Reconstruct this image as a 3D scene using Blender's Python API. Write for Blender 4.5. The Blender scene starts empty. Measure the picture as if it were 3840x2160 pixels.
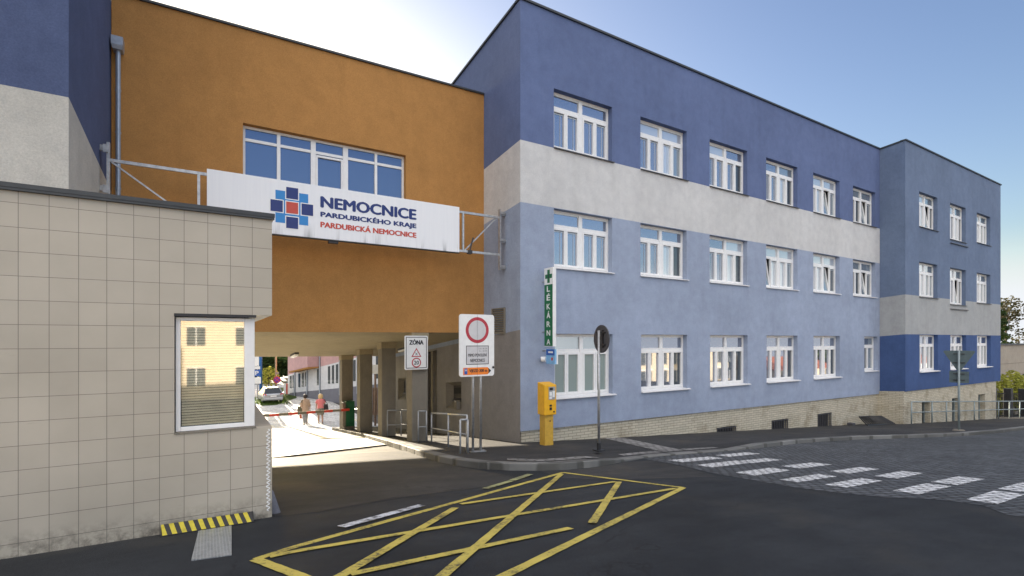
import bpy, bmesh, math, random
from mathutils import Vector, Matrix
C = bpy.context.scene
COL = C.collection
R = math.radians
rnd = random.Random(7)

# ------------------------------------------------------------------ camera
cam_d = bpy.data.cameras.new("camera")
cam_d.sensor_width = 36.0
cam_d.lens = 17.54
cam_d.shift_y = 0.0507
cam_d.clip_start = 0.05
cam_d.clip_end = 2000
cam = bpy.data.objects.new("camera", cam_d)
cam.location = (0, 0, 0)
cam.rotation_euler = (R(90), 0, R(-31.45))
COL.objects.link(cam)
C.camera = cam

# ------------------------------------------------------------------ light
SUN_EL, SUN_AZ = 8.6, 1.0          # degrees, azimuth clockwise from +Y
W = bpy.data.worlds.new("World")
C.world = W
W.use_nodes = True
nt = W.node_tree
nt.nodes.clear()
sky = nt.nodes.new("ShaderNodeTexSky")
sky.sky_type = 'NISHITA'
sky.sun_disc = False
sky.sun_elevation = R(SUN_EL)
sky.sun_rotation = R(SUN_AZ)
sky.altitude = 200
sky.air_density = 1.0
sky.dust_density = 2.6
sky.ozone_density = 1.6
bg = nt.nodes.new("ShaderNodeBackground")
bg.inputs[1].default_value = 0.086
out = nt.nodes.new("ShaderNodeOutputWorld")
hs = nt.nodes.new("ShaderNodeHueSaturation")
hs.inputs["Saturation"].default_value = 1.12
hs.inputs["Hue"].default_value = 0.517
nt.links.new(sky.outputs[0], hs.inputs["Color"])
# unseen clouds added as facade fill light, high and to the left behind the camera, a thin bank along the horizon there
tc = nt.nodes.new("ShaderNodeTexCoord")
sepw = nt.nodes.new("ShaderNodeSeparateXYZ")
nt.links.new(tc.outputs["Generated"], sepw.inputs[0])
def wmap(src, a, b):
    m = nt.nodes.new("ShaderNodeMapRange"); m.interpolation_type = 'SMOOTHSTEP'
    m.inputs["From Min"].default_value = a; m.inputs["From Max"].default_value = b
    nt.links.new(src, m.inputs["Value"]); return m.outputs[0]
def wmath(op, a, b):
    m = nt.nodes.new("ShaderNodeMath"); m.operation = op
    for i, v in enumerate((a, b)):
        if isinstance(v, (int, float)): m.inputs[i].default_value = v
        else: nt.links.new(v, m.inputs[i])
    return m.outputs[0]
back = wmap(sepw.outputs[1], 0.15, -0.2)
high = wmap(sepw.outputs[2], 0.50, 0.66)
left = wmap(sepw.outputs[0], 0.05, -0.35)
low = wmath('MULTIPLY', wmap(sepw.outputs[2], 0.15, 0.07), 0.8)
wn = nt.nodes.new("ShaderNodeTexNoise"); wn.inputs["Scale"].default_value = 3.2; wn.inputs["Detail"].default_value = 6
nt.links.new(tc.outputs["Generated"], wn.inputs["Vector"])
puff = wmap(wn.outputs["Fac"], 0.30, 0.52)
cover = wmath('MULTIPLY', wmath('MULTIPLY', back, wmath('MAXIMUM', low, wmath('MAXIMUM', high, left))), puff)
CLOUD_FILL = 7.6
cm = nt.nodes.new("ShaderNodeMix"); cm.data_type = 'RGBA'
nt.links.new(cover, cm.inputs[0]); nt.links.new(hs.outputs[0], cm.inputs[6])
cm.inputs[7].default_value = (CLOUD_FILL * 1.0, CLOUD_FILL * 0.96, CLOUD_FILL * 0.93, 1)
# pale bank low in the sky to the right
bank = wmath('MULTIPLY', wmath('MULTIPLY', wmap(sepw.outputs[0], 0.45, 0.75), wmap(sepw.outputs[2], 0.17, 0.05)), wmap(wn.outputs["Fac"], 0.22, 0.5))
cm2 = nt.nodes.new("ShaderNodeMix"); cm2.data_type = 'RGBA'
nt.links.new(bank, cm2.inputs[0]); nt.links.new(cm.outputs[2], cm2.inputs[6])
cm2.inputs[7].default_value = (2.75, 2.85, 3.0, 1)
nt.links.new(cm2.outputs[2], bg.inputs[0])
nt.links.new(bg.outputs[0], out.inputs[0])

sd = bpy.data.lights.new("sun", 'SUN')
sd.energy = 5.0
sd.angle = R(0.5)
sd.color = (1.0, 0.86, 0.66)
so = bpy.data.objects.new("sun", sd)
sdir = Vector((math.sin(R(SUN_AZ)) * math.cos(R(SUN_EL)), math.cos(R(SUN_AZ)) * math.cos(R(SUN_EL)), math.sin(R(SUN_EL))))
so.rotation_euler = (-sdir).to_track_quat('-Z', 'Y').to_euler()
so.location = (0, 40, 30)
COL.objects.link(so)
C.view_settings.view_transform = 'Standard'
C.view_settings.look = 'None'
C.view_settings.exposure = 1.92
C.view_settings.gamma = 1.0
C.cycles.max_bounces = 6
C.cycles.sample_clamp_indirect = 6

# ------------------------------------------------------------------ ground height
def gz(x, y):
    """height of the road surface: the site falls away from the camera"""
    yc = min(y, 31.0) if y >= 0 else min(-y * 0.9, 80.0)
    z = -1.88 - 0.112 * (yc - 5.85)
    xc = max(min(x, 60.0), -40.0)
    z += -0.012 * (xc - 0.6) if xc < 0.6 else -0.062 * (xc - 0.6)
    return z

# ------------------------------------------------------------------ materials
def lin(c):
    c = c / 255.0
    return c / 12.92 if c <= 0.04045 else ((c + 0.055) / 1.055) ** 2.4
def srgb(r, g, b):
    return (lin(r), lin(g), lin(b), 1.0)
class NT:
    def __init__(self, name):
        self.m = bpy.data.materials.new(name)
        self.m.use_nodes = True
        self.t = self.m.node_tree
        self.p = self.t.nodes["Principled BSDF"]
        self.geo = self.t.nodes.new("ShaderNodeNewGeometry")
    def n(self, typ, **kw):
        nd = self.t.nodes.new(typ)
        for k, v in kw.items():
            if k.startswith("i_"):
                nd.inputs[k[2:].replace("_", " ")].default_value = v
            else:
                setattr(nd, k, v)
        return nd
    def l(self, a, b):
        self.t.links.new(a, b)
    def pos(self, scale=(1, 1, 1), loc=(0, 0, 0), rot=(0, 0, 0)):
        mp = self.n("ShaderNodeMapping")
        mp.inputs["Scale"].default_value = scale
        mp.inputs["Location"].default_value = loc
        mp.inputs["Rotation"].default_value = rot
        self.l(self.geo.outputs["Position"], mp.inputs["Vector"])
        return mp.outputs[0]
    def noise(self, scale, detail=4, vec=None, rough=0.6):
        nd = self.n("ShaderNodeTexNoise")
        nd.inputs["Scale"].default_value = scale
        nd.inputs["Detail"].default_value = detail
        nd.inputs["Roughness"].default_value = rough
        self.l(vec if vec is not None else self.geo.outputs["Position"], nd.inputs["Vector"])
        return nd.outputs["Fac"]
    def ramp(self, fac, stops):
        nd = self.n("ShaderNodeValToRGB")
        e = nd.color_ramp.elements
        e[0].position, e[0].color = stops[0]
        e[1].position, e[1].color = stops[1]
        for s in stops[2:]:
            x = e.new(s[0]); x.color = s[1]
        self.l(fac, nd.inputs[0])
        return nd.outputs[0]
    def mix(self, fac, a, b, mode='MIX'):
        nd = self.n("ShaderNodeMix", data_type='RGBA', blend_type=mode)
        for sock, val in ((nd.inputs[0], fac), (nd.inputs[6], a), (nd.inputs[7], b)):
            if isinstance(val, (int, float)):
                sock.default_value = val
            elif isinstance(val, tuple):
                sock.default_value = val
            else:
                self.l(val, sock)
        return nd.outputs[2]
    def bump(self, h, strength=0.3, dist=0.01):
        nd = self.n("ShaderNodeBump")
        nd.inputs["Strength"].default_value = strength
        nd.inputs["Distance"].default_value = dist
        self.l(h, nd.inputs["Height"])
        self.l(nd.outputs[0], self.p.inputs["Normal"])
    def fin(self, col=None, rough=0.8, metal=0.0, spec=0.5):
        if col is not None:
            if isinstance(col, tuple):
                self.p.inputs["Base Color"].default_value = col
            else:
                self.l(col, self.p.inputs["Base Color"])
        self.p.inputs["Roughness"].default_value = rough
        self.p.inputs["Metallic"].default_value = metal
        self.p.inputs["Specular IOR Level"].default_value = spec
        return self.m
def mul(c, k):
    return (min(1, c[0] * k), min(1, c[1] * k), min(1, c[2] * k), 1.0)

def plain(name, c, rough=0.5, metal=0.0, var=0.12, scale=9.0, spec=0.5):
    n = NT(name)
    f = n.noise(scale, 3)
    col = n.ramp(f, [(0.3, mul(c, 1 - var)), (0.7, mul(c, 1 + var))])
    return n.fin(col, rough, metal, spec)

def stucco(name, c, stain=0.14):
    n = NT(name)
    big = n.noise(0.45, 5)
    mid = n.noise(3.2, 6, None, 0.7)
    streak = n.noise(1.0, 5, n.pos((2.0, 2.0, 0.22)))
    grain = n.noise(42, 4, None, 0.75)
    a = n.ramp(big, [(0.3, mul(c, 1 - stain * 0.8)), (0.7, mul(c, 1 + stain * 0.5))])
    m_ = n.ramp(mid, [(0.3, (0.88, 0.88, 0.89, 1)), (0.66, (1.04, 1.04, 1.03, 1))])
    b = n.ramp(streak, [(0.3, (0.86, 0.86, 0.85, 1)), (0.5, (1, 1, 1, 1))])
    g = n.ramp(grain, [(0.3, (0.78, 0.78, 0.78, 1)), (0.7, (1.06, 1.06, 1.06, 1))])
    col = n.mix(1.0, a, m_, 'MULTIPLY')
    col = n.mix(0.45, col, n.mix(1.0, col, b, 'MULTIPLY'))
    col = n.mix(1.0, col, g, 'MULTIPLY')
    n.bump(n.noise(90, 3), 0.7, 0.008)
    return n.fin(col, 0.92, 0, 0.2)

def asphalt_mat(name, c, warm=0.0):
    n = NT(name)
    big = n.noise(0.45, 6, None, 0.65)
    mid = n.noise(2.6, 6, None, 0.7)
    fine = n.noise(150, 3, None, 0.7)
    track = n.noise(1.0, 3, n.pos((0.35, 2.6, 1), rot=(0, 0, 0.25)))
    spk = n.n("ShaderNodeTexVoronoi", feature='F1')
    spk.inputs["Scale"].default_value = 42
    n.l(n.geo.outputs["Position"], spk.inputs["Vector"])
    a = n.ramp(big, [(0.3, mul(c, 0.70)), (0.7, mul(c, 1.3))])
    m_ = n.ramp(mid, [(0.3, (0.82, 0.82, 0.82, 1)), (0.7, (1.18, 1.17, 1.14, 1))])
    t_ = n.ramp(track, [(0.35, (0.86, 0.86, 0.86, 1)), (0.65, (1.14, 1.12, 1.08, 1))])
    b = n.ramp(fine, [(0.28, (0.5, 0.5, 0.5, 1)), (0.72, (1.5, 1.5, 1.5, 1))])
    col = n.mix(1.0, n.mix(1.0, n.mix(1.0, a, m_, 'MULTIPLY'), t_, 'MULTIPLY'), b, 'MULTIPLY')
    sp = n.ramp(spk.outputs["Distance"], [(0.06, (1, 1, 1, 1)), (0.14, (0, 0, 0, 1))])
    gate = n.ramp(n.noise(9, 2), [(0.52, (0, 0, 0, 1)), (0.68, (0.7, 0.7, 0.7, 1))])
    col = n.mix(n.mix(1.0, sp, gate, 'MULTIPLY'), col, (0.20, 0.20, 0.21, 1))
    du = n.ramp(n.noise(0.55, 5, n.pos((1, 1, 1), loc=(7, 3, 0)), 0.6), [(0.54, (0, 0, 0, 1)), (0.68, (0.5, 0.5, 0.5, 1))])
    col = n.mix(du, col, (c[0] * 2.0 + 0.008, c[1] * 1.75 + 0.004, c[2] * 1.35, 1))
    cr = n.n("ShaderNodeTexVoronoi", feature='DISTANCE_TO_EDGE')
    cr.inputs["Scale"].default_value = 0.42
    wob = n.n("ShaderNodeTexNoise"); wob.inputs["Scale"].default_value = 1.6; wob.inputs["Detail"].default_value = 5
    n.l(n.geo.outputs["Position"], wob.inputs["Vector"])
    wv = n.n("ShaderNodeVectorMath", operation='ADD'); n.l(n.geo.outputs["Position"], wv.inputs[0]); n.l(wob.outputs["Color"], wv.inputs[1])
    n.l(wv.outputs[0], cr.inputs["Vector"])
    ck = n.ramp(cr.outputs["Distance"], [(0.0, (1, 1, 1, 1)), (0.006, (0, 0, 0, 1))])
    cg = n.ramp(n.noise(0.9, 2), [(0.5, (0, 0, 0, 1)), (0.6, (0.75, 0.75, 0.75, 1))])
    col = n.mix(n.mix(1.0, ck, cg, 'MULTIPLY'), col, (0.012, 0.012, 0.012, 1))
    n.bump(fine, 0.6, 0.006)
    return n.fin(col, 0.85, 0, 0.25)

def cobble_mat(name, c, joint, size=0.125, rot=0.35, paint=None, wear=0.5):
    n = NT(name)
    ns = n.n("ShaderNodeTexNoise"); ns.inputs["Scale"].default_value = 2.2
    n.l(n.geo.outputs["Position"], ns.inputs["Vector"])
    dis = n.n("ShaderNodeVectorMath", operation='SCALE'); dis.inputs["Scale"].default_value = 0.14
    n.l(ns.outputs["Color"], dis.inputs[0])
    add = n.n("ShaderNodeVectorMath", operation='ADD')
    n.l(n.pos((1, 1, 0), rot=(0, 0, rot)), add.inputs[0]); n.l(dis.outputs[0], add.inputs[1])
    br = n.n("ShaderNodeTexBrick", offset=0.5)
    br.inputs["Scale"].default_value = 1.0
    br.inputs["Brick Width"].default_value = size
    br.inputs["Row Height"].default_value = size * 0.9
    br.inputs["Mortar Size"].default_value = size * 0.11
    br.inputs["Mortar Smooth"].default_value = 0.5
    br.inputs["Color1"].default_value = mul(c, 0.7)
    br.inputs["Color2"].default_value = mul(c, 1.3)
    br.inputs["Mortar"].default_value = joint
    n.l(add.outputs[0], br.inputs["Vector"])
    big = n.ramp(n.noise(0.8, 4), [(0.3, (0.75, 0.75, 0.75, 1)), (0.7, (1.2, 1.2, 1.2, 1))])
    col = n.mix(1.0, br.outputs["Color"], big, 'MULTIPLY')
    if paint:
        gap = n.ramp(br.outputs["Fac"], [(0.25, (1, 1, 1, 1)), (0.8, (0.12, 0.12, 0.12, 1))])
        w = n.ramp(n.noise(16, 4), [(wear - 0.14, (0.35, 0.35, 0.35, 1)), (wear + 0.02, (1, 1, 1, 1))])
        col = n.mix(n.mix(1.0, gap, w, 'MULTIPLY'), col, paint)
    inv = n.n("ShaderNodeMath", operation='SUBTRACT'); inv.inputs[0].default_value = 1.0
    n.l(br.outputs["Fac"], inv.inputs[1])
    n.bump(inv.outputs[0], 0.8, 0.02)
    return n.fin(col, 0.75, 0, 0.35)

def paint_mat(name, c, under, wear=0.42, scale=26):
    n = NT(name)
    f = n.noise(scale, 6, None, 0.75)
    g = n.noise(2.5, 3)
    s = n.n("ShaderNodeMath", operation='ADD')
    n.l(f, s.inputs[0])
    sc = n.n("ShaderNodeMath", operation='MULTIPLY'); sc.inputs[1].default_value = 0.6
    n.l(g, sc.inputs[0]); n.l(sc.outputs[0], s.inputs[1])
    k = n.ramp(s.outputs[0], [(wear + 0.2, (0.1, 0.1, 0.1, 1)), (wear + 0.36, (1, 1, 1, 1))])
    col = n.mix(k, under, n.ramp(g, [(0.3, mul(c, 0.8)), (0.7, mul(c, 1.1))]))
    n.bump(n.noise(170, 2), 0.3, 0.004)
    return n.fin(col, 0.7, 0, 0.3)

def brick_mat(name, c, joint):
    n = NT(name)
    # bricks run along whichever horizontal axis the wall follows: x + y
    sep = n.n("ShaderNodeSeparateXYZ"); n.l(n.geo.outputs["Position"], sep.inputs[0])
    ad = n.n("ShaderNodeMath", operation='ADD'); n.l(sep.outputs[0], ad.inputs[0]); n.l(sep.outputs[1], ad.inputs[1])
    cmb = n.n("ShaderNodeCombineXYZ"); n.l(ad.outputs[0], cmb.inputs[0]); n.l(sep.outputs[2], cmb.inputs[1])
    br = n.n("ShaderNodeTexBrick", offset=0.5)
    br.inputs["Scale"].default_value = 1.0
    br.inputs["Brick Width"].default_value = 0.30
    br.inputs["Row Height"].default_value = 0.083
    br.inputs["Mortar Size"].default_value = 0.009
    br.inputs["Mortar Smooth"].default_value = 0.2
    br.inputs["Color1"].default_value = mul(c, 0.9)
    br.inputs["Color2"].default_value = mul(c, 1.06)
    br.inputs["Mortar"].default_value = joint
    n.l(cmb.outputs[0], br.inputs["Vector"])
    dirt = n.ramp(n.noise(1.6, 6), [(0.3, (0.6, 0.55, 0.48, 1)), (0.5, (1, 1, 1, 1))])
    col = n.mix(0.8, br.outputs["Color"], n.mix(1.0, br.outputs["Color"], dirt, 'MULTIPLY'))
    inv = n.n("ShaderNodeMath", operation='SUBTRACT'); inv.inputs[0].default_value = 1.0
    n.l(br.outputs["Fac"], inv.inputs[1])
    n.bump(inv.outputs[0], 0.7, 0.01)
    return n.fin(col, 0.85, 0, 0.3)

def tile_mat(name, c, joint):
    n = NT(name)
    sep = n.n("ShaderNodeSeparateXYZ"); n.l(n.geo.outputs["Position"], sep.inputs[0])
    ax = n.n("ShaderNodeMath", operation='ADD'); ax.inputs[1].default_value = -0.008 + 19.8
    ay = n.n("ShaderNodeMath", operation='SUBTRACT'); n.l(sep.outputs[1], ay.inputs[0]); ay.inputs[1].default_value = 5.85
    ad = n.n("ShaderNodeMath", operation='ADD'); n.l(sep.outputs[0], ad.inputs[0]); n.l(ay.outputs[0], ad.inputs[1])
    n.l(ad.outputs[0], ax.inputs[0])
    az = n.n("ShaderNodeMath", operation='ADD'); az.inputs[1].default_value = -0.1315 + 20.8
    n.l(sep.outputs[2], az.inputs[0])
    cmb = n.n("ShaderNodeCombineXYZ"); n.l(ax.outputs[0], cmb.inputs[0]); n.l(az.outputs[0], cmb.inputs[1])
    br = n.n("ShaderNodeTexBrick", offset=0.0)
    br.inputs["Scale"].default_value = 1.0
    br.inputs["Brick Width"].default_value = 0.198
    br.inputs["Row Height"].default_value = 0.208
    br.inputs["Mortar Size"].default_value = 0.0022
    br.inputs["Mortar Smooth"].default_value = 0.0
    br.inputs["Color1"].default_value = mul(c, 0.95)
    br.inputs["Color2"].default_value = mul(c, 1.04)
    br.inputs["Mortar"].default_value = joint
    n.l(cmb.outputs[0], br.inputs["Vector"])
    big = n.ramp(n.noise(1.1, 5), [(0.3, (0.88, 0.88, 0.87, 1)), (0.7, (1.04, 1.04, 1.04, 1))])
    col = n.mix(1.0, br.outputs["Color"], big, 'MULTIPLY')
    # splash dirt on the lowest course
    hz = n.n("ShaderNodeMapRange"); hz.inputs["From Min"].default_value = -1.62; hz.inputs["From Max"].default_value = -1.9
    n.l(sep.outputs[2], hz.inputs["Value"])
    dn = n.ramp(n.noise(7, 6, None, 0.75), [(0.42, (0, 0, 0, 1)), (0.62, (1, 1, 1, 1))])
    k = n.mix(1.0, hz.outputs[0], dn, 'MULTIPLY')
    col = n.mix(k, col, (0.09, 0.08, 0.065, 1))
    scr = n.ramp(n.noise(3.0, 6, n.pos((1, 1, 5)), 0.8), [(0.66, (0, 0, 0, 1)), (0.74, (0.5, 0.5, 0.5, 1))])
    col = n.mix(scr, col, mul(c, 0.7))
    return n.fin(col, 0.45, 0, 0.4)

def glass_mat(name, c, metal, rough=0.03):
    n = NT(name)
    n.p.inputs["Coat Weight"].default_value = 0.6
    n.p.inputs["Coat Roughness"].default_value = 0.02
    n.bump(n.noise(0.9, 2), 0.02, 0.05)
    return n.fin(c, rough, metal, 0.8)

def clear_glass(name):
    m = bpy.data.materials.new(name); m.use_nodes = True
    t = m.node_tree; t.nodes.clear()
    o = t.nodes.new("ShaderNodeOutputMaterial")
    mx = t.nodes.new("ShaderNodeMixShader"); mx.inputs[0].default_value = 0.36
    tr = t.nodes.new("ShaderNodeBsdfTransparent"); tr.inputs[0].default_value = (0.9, 0.92, 0.9, 1)
    gl = t.nodes.new("ShaderNodeBsdfGlossy"); gl.inputs[1].default_value = 0.02
    t.links.new(tr.outputs[0], mx.inputs[1]); t.links.new(gl.outputs[0], mx.inputs[2]); t.links.new(mx.outputs[0], o.inputs[0])
    return m

def leaf_mat(name, c1, c2):
    n = NT(name)
    col = n.ramp(n.noise(2.2, 3), [(0.35, c1), (0.65, c2)])
    n.p.inputs["Transmission Weight"].default_value = 0.0
    n.t.nodes.remove(n.geo) if False else None
    tl = n.n("ShaderNodeBsdfTranslucent")
    n.l(col, tl.inputs[0])
    mx = n.n("ShaderNodeMixShader"); mx.inputs[0].default_value = 0.4
    o = n.t.nodes["Material Output"]
    n.fin(col, 0.7, 0, 0.2)
    n.l(n.p.outputs[0], mx.inputs[1]); n.l(tl.outputs[0], mx.inputs[2]); n.l(mx.outputs[0], o.inputs[0])
    return n.m

def signboard_mat(name):
    n = NT(name)
    st = n.noise(1.0, 5, n.pos((16, 16, 0.7)))
    sep = n.n("ShaderNodeSeparateXYZ"); n.l(n.geo.outputs["Position"], sep.inputs[0])
    hz = n.n("ShaderNodeMapRange"); hz.inputs["From Min"].default_value = 2.72; hz.inputs["From Max"].default_value = 2.36
    n.l(sep.outputs[2], hz.inputs["Value"])
    dk = n.ramp(n.noise(1.0, 4, n.pos((5, 5, 0.5))), [(0.52, (0, 0, 0, 1)), (0.74, (0.85, 0.85, 0.85, 1))])
    k = n.mix(1.0, hz.outputs[0], dk, 'MULTIPLY')
    col = n.ramp(st, [(0.3, (0.77, 0.78, 0.81, 1)), (0.65, (0.81, 0.82, 0.84, 1))])
    col = n.mix(k, col, (0.16, 0.16, 0.16, 1))
    return n.fin(col, 0.35, 0, 0.5)

M = {}
M['asphalt'] = asphalt_mat("asphalt", (0.026, 0.029, 0.034, 1))
M['asphalt_old'] = asphalt_mat("old_asphalt", (0.046, 0.046, 0.047, 1))
M['pave'] = asphalt_mat("pavement_asphalt", (0.040, 0.040, 0.042, 1))
M['earth'] = asphalt_mat("earth", (0.10, 0.095, 0.085, 1))
M['cobble'] = cobble_mat("street_cobbles", (0.092, 0.097, 0.104, 1), (0.022, 0.021, 0.02, 1), size=0.15)
M['cobble_paint'] = cobble_mat("painted_cobbles", (0.14, 0.14, 0.14, 1), (0.025, 0.024, 0.022, 1), size=0.15, paint=(0.80, 0.80, 0.80, 1), wear=0.50)
M['setts'] = cobble_mat("passage_setts", (0.82, 0.79, 0.73, 1), (0.42, 0.40, 0.35, 1), size=0.14, rot=0.1)
M['light_pave'] = cobble_mat("light_paving", (0.27, 0.26, 0.25, 1), (0.10, 0.095, 0.09, 1), size=0.2, rot=0.2)
M['kerbstone'] = cobble_mat("granite_kerb", (0.17, 0.168, 0.16, 1), (0.10, 0.098, 0.09, 1), size=0.9, rot=0.0)
M['yellow_paint'] = paint_mat("yellow_road_paint", (0.56, 0.45, 0.10, 1), (0.055, 0.053, 0.045, 1), 0.42)
M['white_paint'] = paint_mat("white_road_paint", (0.62, 0.64, 0.68, 1), (0.07, 0.07, 0.072, 1), 0.46, 14)
M['old_yellow'] = paint_mat("faded_yellow_paint", (0.36, 0.36, 0.17, 1), (0.07, 0.07, 0.065, 1), 0.46, 14)
M['crack'] = plain("tar_seam", (0.02, 0.02, 0.02, 1), 0.7)
M['blue_dark'] = stucco("dark_blue_stucco", srgb(104, 119, 158))
M['blue_light'] = stucco("light_blue_stucco", srgb(161, 173, 196))
M['grey_band'] = stucco("light_grey_stucco", srgb(212, 212, 212), 0.1)
M['wing_blue'] = stucco("grey_blue_stucco", srgb(112, 128, 155))
M['wing_grey'] = stucco("grey_stucco", srgb(172, 174, 175), 0.1)
M['wing_deep'] = stucco("deep_blue_stucco", srgb(74, 96, 142))
M['beige'] = stucco("beige_stucco", srgb(150, 147, 146))
M['orange'] = stucco("orange_stucco", srgb(186, 137, 82), 0.05)
M['tower_blue'] = stucco("tower_blue_stucco", srgb(84, 96, 130))
M['tower_grey'] = stucco("tower_grey_stucco", srgb(190, 188, 182), 0.12)
M['soffit'] = stucco("soffit_plaster", srgb(164, 152, 126), 0.12)
M['plinth'] = brick_mat("cream_brick", (0.56, 0.51, 0.40, 1), (0.30, 0.27, 0.21, 1))
M['tile'] = tile_mat("beige_tiles", srgb(178, 170, 156), (0.16, 0.145, 0.125, 1))
M['coping'] = plain("dark_coping", (0.05, 0.055, 0.06, 1), 0.5, 0.4)
M['white_frame'] = plain("white_window_plastic", (0.80, 0.80, 0.80, 1), 0.35, 0, 0.04)
M['white_sill'] = plain("white_sill_metal", (0.72, 0.72, 0.73, 1), 0.4, 0, 0.08)
M['dark_sill'] = plain("dark_sill_metal", (0.06, 0.062, 0.075, 1), 0.5)
M['glass_blue'] = glass_mat("sky_glass", (0.36, 0.39, 0.46, 1), 0.75)
M['glass_pale'] = glass_mat("pale_sky_glass", (0.62, 0.66, 0.70, 1), 0.45)  # paler tint puts the bright sky's reflection into the pane colour
M['glass_dark'] = glass_mat("dark_glass", (0.07, 0.085, 0.10, 1), 0.25)
M['glass_mid'] = glass_mat("grey_glass", (0.36, 0.41, 0.44, 1), 0.6)
M['glass_green'] = glass_mat("frosted_green_glass", (0.24, 0.30, 0.29, 1), 0.0, 0.25)
M['glass_gate'] = glass_mat("gate_glass", (0.12, 0.17, 0.28, 1), 0.5)
M['cord'] = plain("pale_cord", (0.50, 0.56, 0.62, 1), 0.5, 0, 0.05)
M['clear'] = clear_glass("clear_glass")
M['blind'] = plain("cream_blind", (0.80, 0.70, 0.50, 1), 0.5)
M['black'] = plain("black_plastic", (0.015, 0.015, 0.017, 1), 0.35)
M['dark_metal'] = plain("dark_metal", (0.035, 0.036, 0.04, 1), 0.5, 0.3)
M['galv'] = plain("galvanised_steel", (0.42, 0.43, 0.44, 1), 0.42, 0.6, 0.2, 14)
M['zinc'] = plain("zinc_sheet", (0.36, 0.40, 0.46, 1), 0.4, 0.5)
M['rail'] = plain("grey_painted_rail", (0.36, 0.37, 0.38, 1), 0.45, 0.2)
M['rail_green'] = plain("grey_green_rail", (0.26, 0.31, 0.32, 1), 0.5, 0.1)
M['sign_white'] = plain("sign_white", (0.80, 0.80, 0.79, 1), 0.35, 0, 0.05)
M['signboard'] = signboard_mat("weathered_signboard")
M['navy'] = plain("navy_print", (0.010, 0.028, 0.16, 1), 0.4, 0, 0.05)
M['cyan'] = plain("light_blue_print", (0.025, 0.22, 0.55, 1), 0.4, 0, 0.05)
M['brick_red'] = plain("red_print", (0.52, 0.065, 0.04, 1), 0.4, 0, 0.06)
M['sign_red'] = plain("sign_red", (0.45, 0.03, 0.05, 1), 0.4, 0, 0.06)
M['sign_grey'] = plain("sign_grey", (0.58, 0.57, 0.58, 1), 0.4, 0, 0.05)
M['sign_orange'] = plain("sign_orange", (0.85, 0.22, 0.02, 1), 0.4, 0, 0.05)
M['sign_blue'] = plain("sign_blue", (0.02, 0.10, 0.42, 1), 0.4, 0, 0.05)
M['sign_sky'] = plain("sign_sky_blue", (0.22, 0.45, 0.72, 1), 0.4, 0, 0.15)
M['sign_back'] = plain("sign_back_grey", (0.075, 0.075, 0.085, 1), 0.55, 0.2)
M['sign_back_green'] = plain("sign_back_green_grey", (0.085, 0.12, 0.13, 1), 0.55, 0.2)
M['pharm_green'] = plain("pharmacy_green", (0.008, 0.14, 0.045, 1), 0.35, 0, 0.06)
M['letter_grey'] = plain("letter_black", (0.03, 0.03, 0.035, 1), 0.5)
M['machine_yellow'] = plain("machine_yellow", (0.80, 0.42, 0.015, 1), 0.38, 0, 0.08)
M['machine_post'] = plain("machine_post_yellow", (0.60, 0.36, 0.05, 1), 0.5, 0, 0.12)
M['barrier_red'] = plain("barrier_red", (0.62, 0.05, 0.025, 1), 0.4)
M['cabinet_green'] = plain("cabinet_green", (0.012, 0.11, 0.045, 1), 0.4)
M['stripe_yellow'] = plain("stripe_yellow", (0.50, 0.41, 0.03, 1), 0.55, 0, 0.18, 20)
M['concrete'] = stucco("pale_concrete", srgb(136, 130, 119), 0.12)
M['wall_beige'] = stucco("garden_wall_stucco", srgb(176, 166, 152), 0.1)
M['pink'] = stucco("pink_stucco", srgb(206, 168, 166), 0.08)
M['pale'] = stucco("pale_panel", srgb(222, 222, 224), 0.08)
M['plinth_grey'] = stucco("grey_plinth", srgb(128, 128, 136), 0.1)
M['cream'] = stucco("cream_stucco", srgb(200, 186, 164), 0.08)
M['cream_bright'] = stucco("bright_cream_stucco", srgb(244, 218, 170), 0.06)
M['roof_red'] = plain("red_roof_tiles", (0.36, 0.10, 0.05, 1), 0.8, 0, 0.3, 14)
M['bark'] = plain("bark", (0.08, 0.06, 0.045, 1), 0.9, 0, 0.3)
M['leaf_dark'] = leaf_mat("dark_leaves", (0.022, 0.045, 0.014, 1), (0.06, 0.095, 0.025, 1))
M['leaf_mid'] = leaf_mat("mid_leaves", (0.05, 0.085, 0.022, 1), (0.10, 0.14, 0.04, 1))
M['leaf_brown'] = leaf_mat("brown_green_leaves", (0.055, 0.055, 0.03, 1), (0.11, 0.10, 0.055, 1))
M['leaf_lime_lit'] = leaf_mat("lit_lime_leaves", (0.26, 0.28, 0.04, 1), (0.45, 0.44, 0.09, 1))  # brightened yellow-green, sunlight put into the leaf colour
M['grass'] = leaf_mat("grass_green", (0.06, 0.11, 0.02, 1), (0.12, 0.17, 0.04, 1))
M['pole_blue'] = plain("pole_blue", (0.012, 0.11, 0.33, 1), 0.4)
M['pole_tan'] = plain("pole_tan", (0.34, 0.24, 0.15, 1), 0.7)
M['violet'] = plain("sign_violet_blue", (0.06, 0.035, 0.28, 1), 0.4)
M['wood'] = plain("brown_wood", (0.20, 0.13, 0.09, 1), 0.8, 0, 0.25)
M['skin'] = plain("skin", (0.52, 0.30, 0.20, 1), 0.6, 0, 0.04)
M['tan_cloth'] = plain("tan_cloth", (0.48, 0.33, 0.23, 1), 0.9, 0, 0.1)
M['pink_cloth'] = plain("pink_cloth", (0.80, 0.24, 0.24, 1), 0.9, 0, 0.08)
M['print_cloth'] = plain("printed_cloth", (0.24, 0.22, 0.17, 1), 0.9, 0, 0.8, 12)
M['grey_cloth'] = plain("grey_cloth", (0.30, 0.30, 0.30, 1), 0.9)
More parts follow.
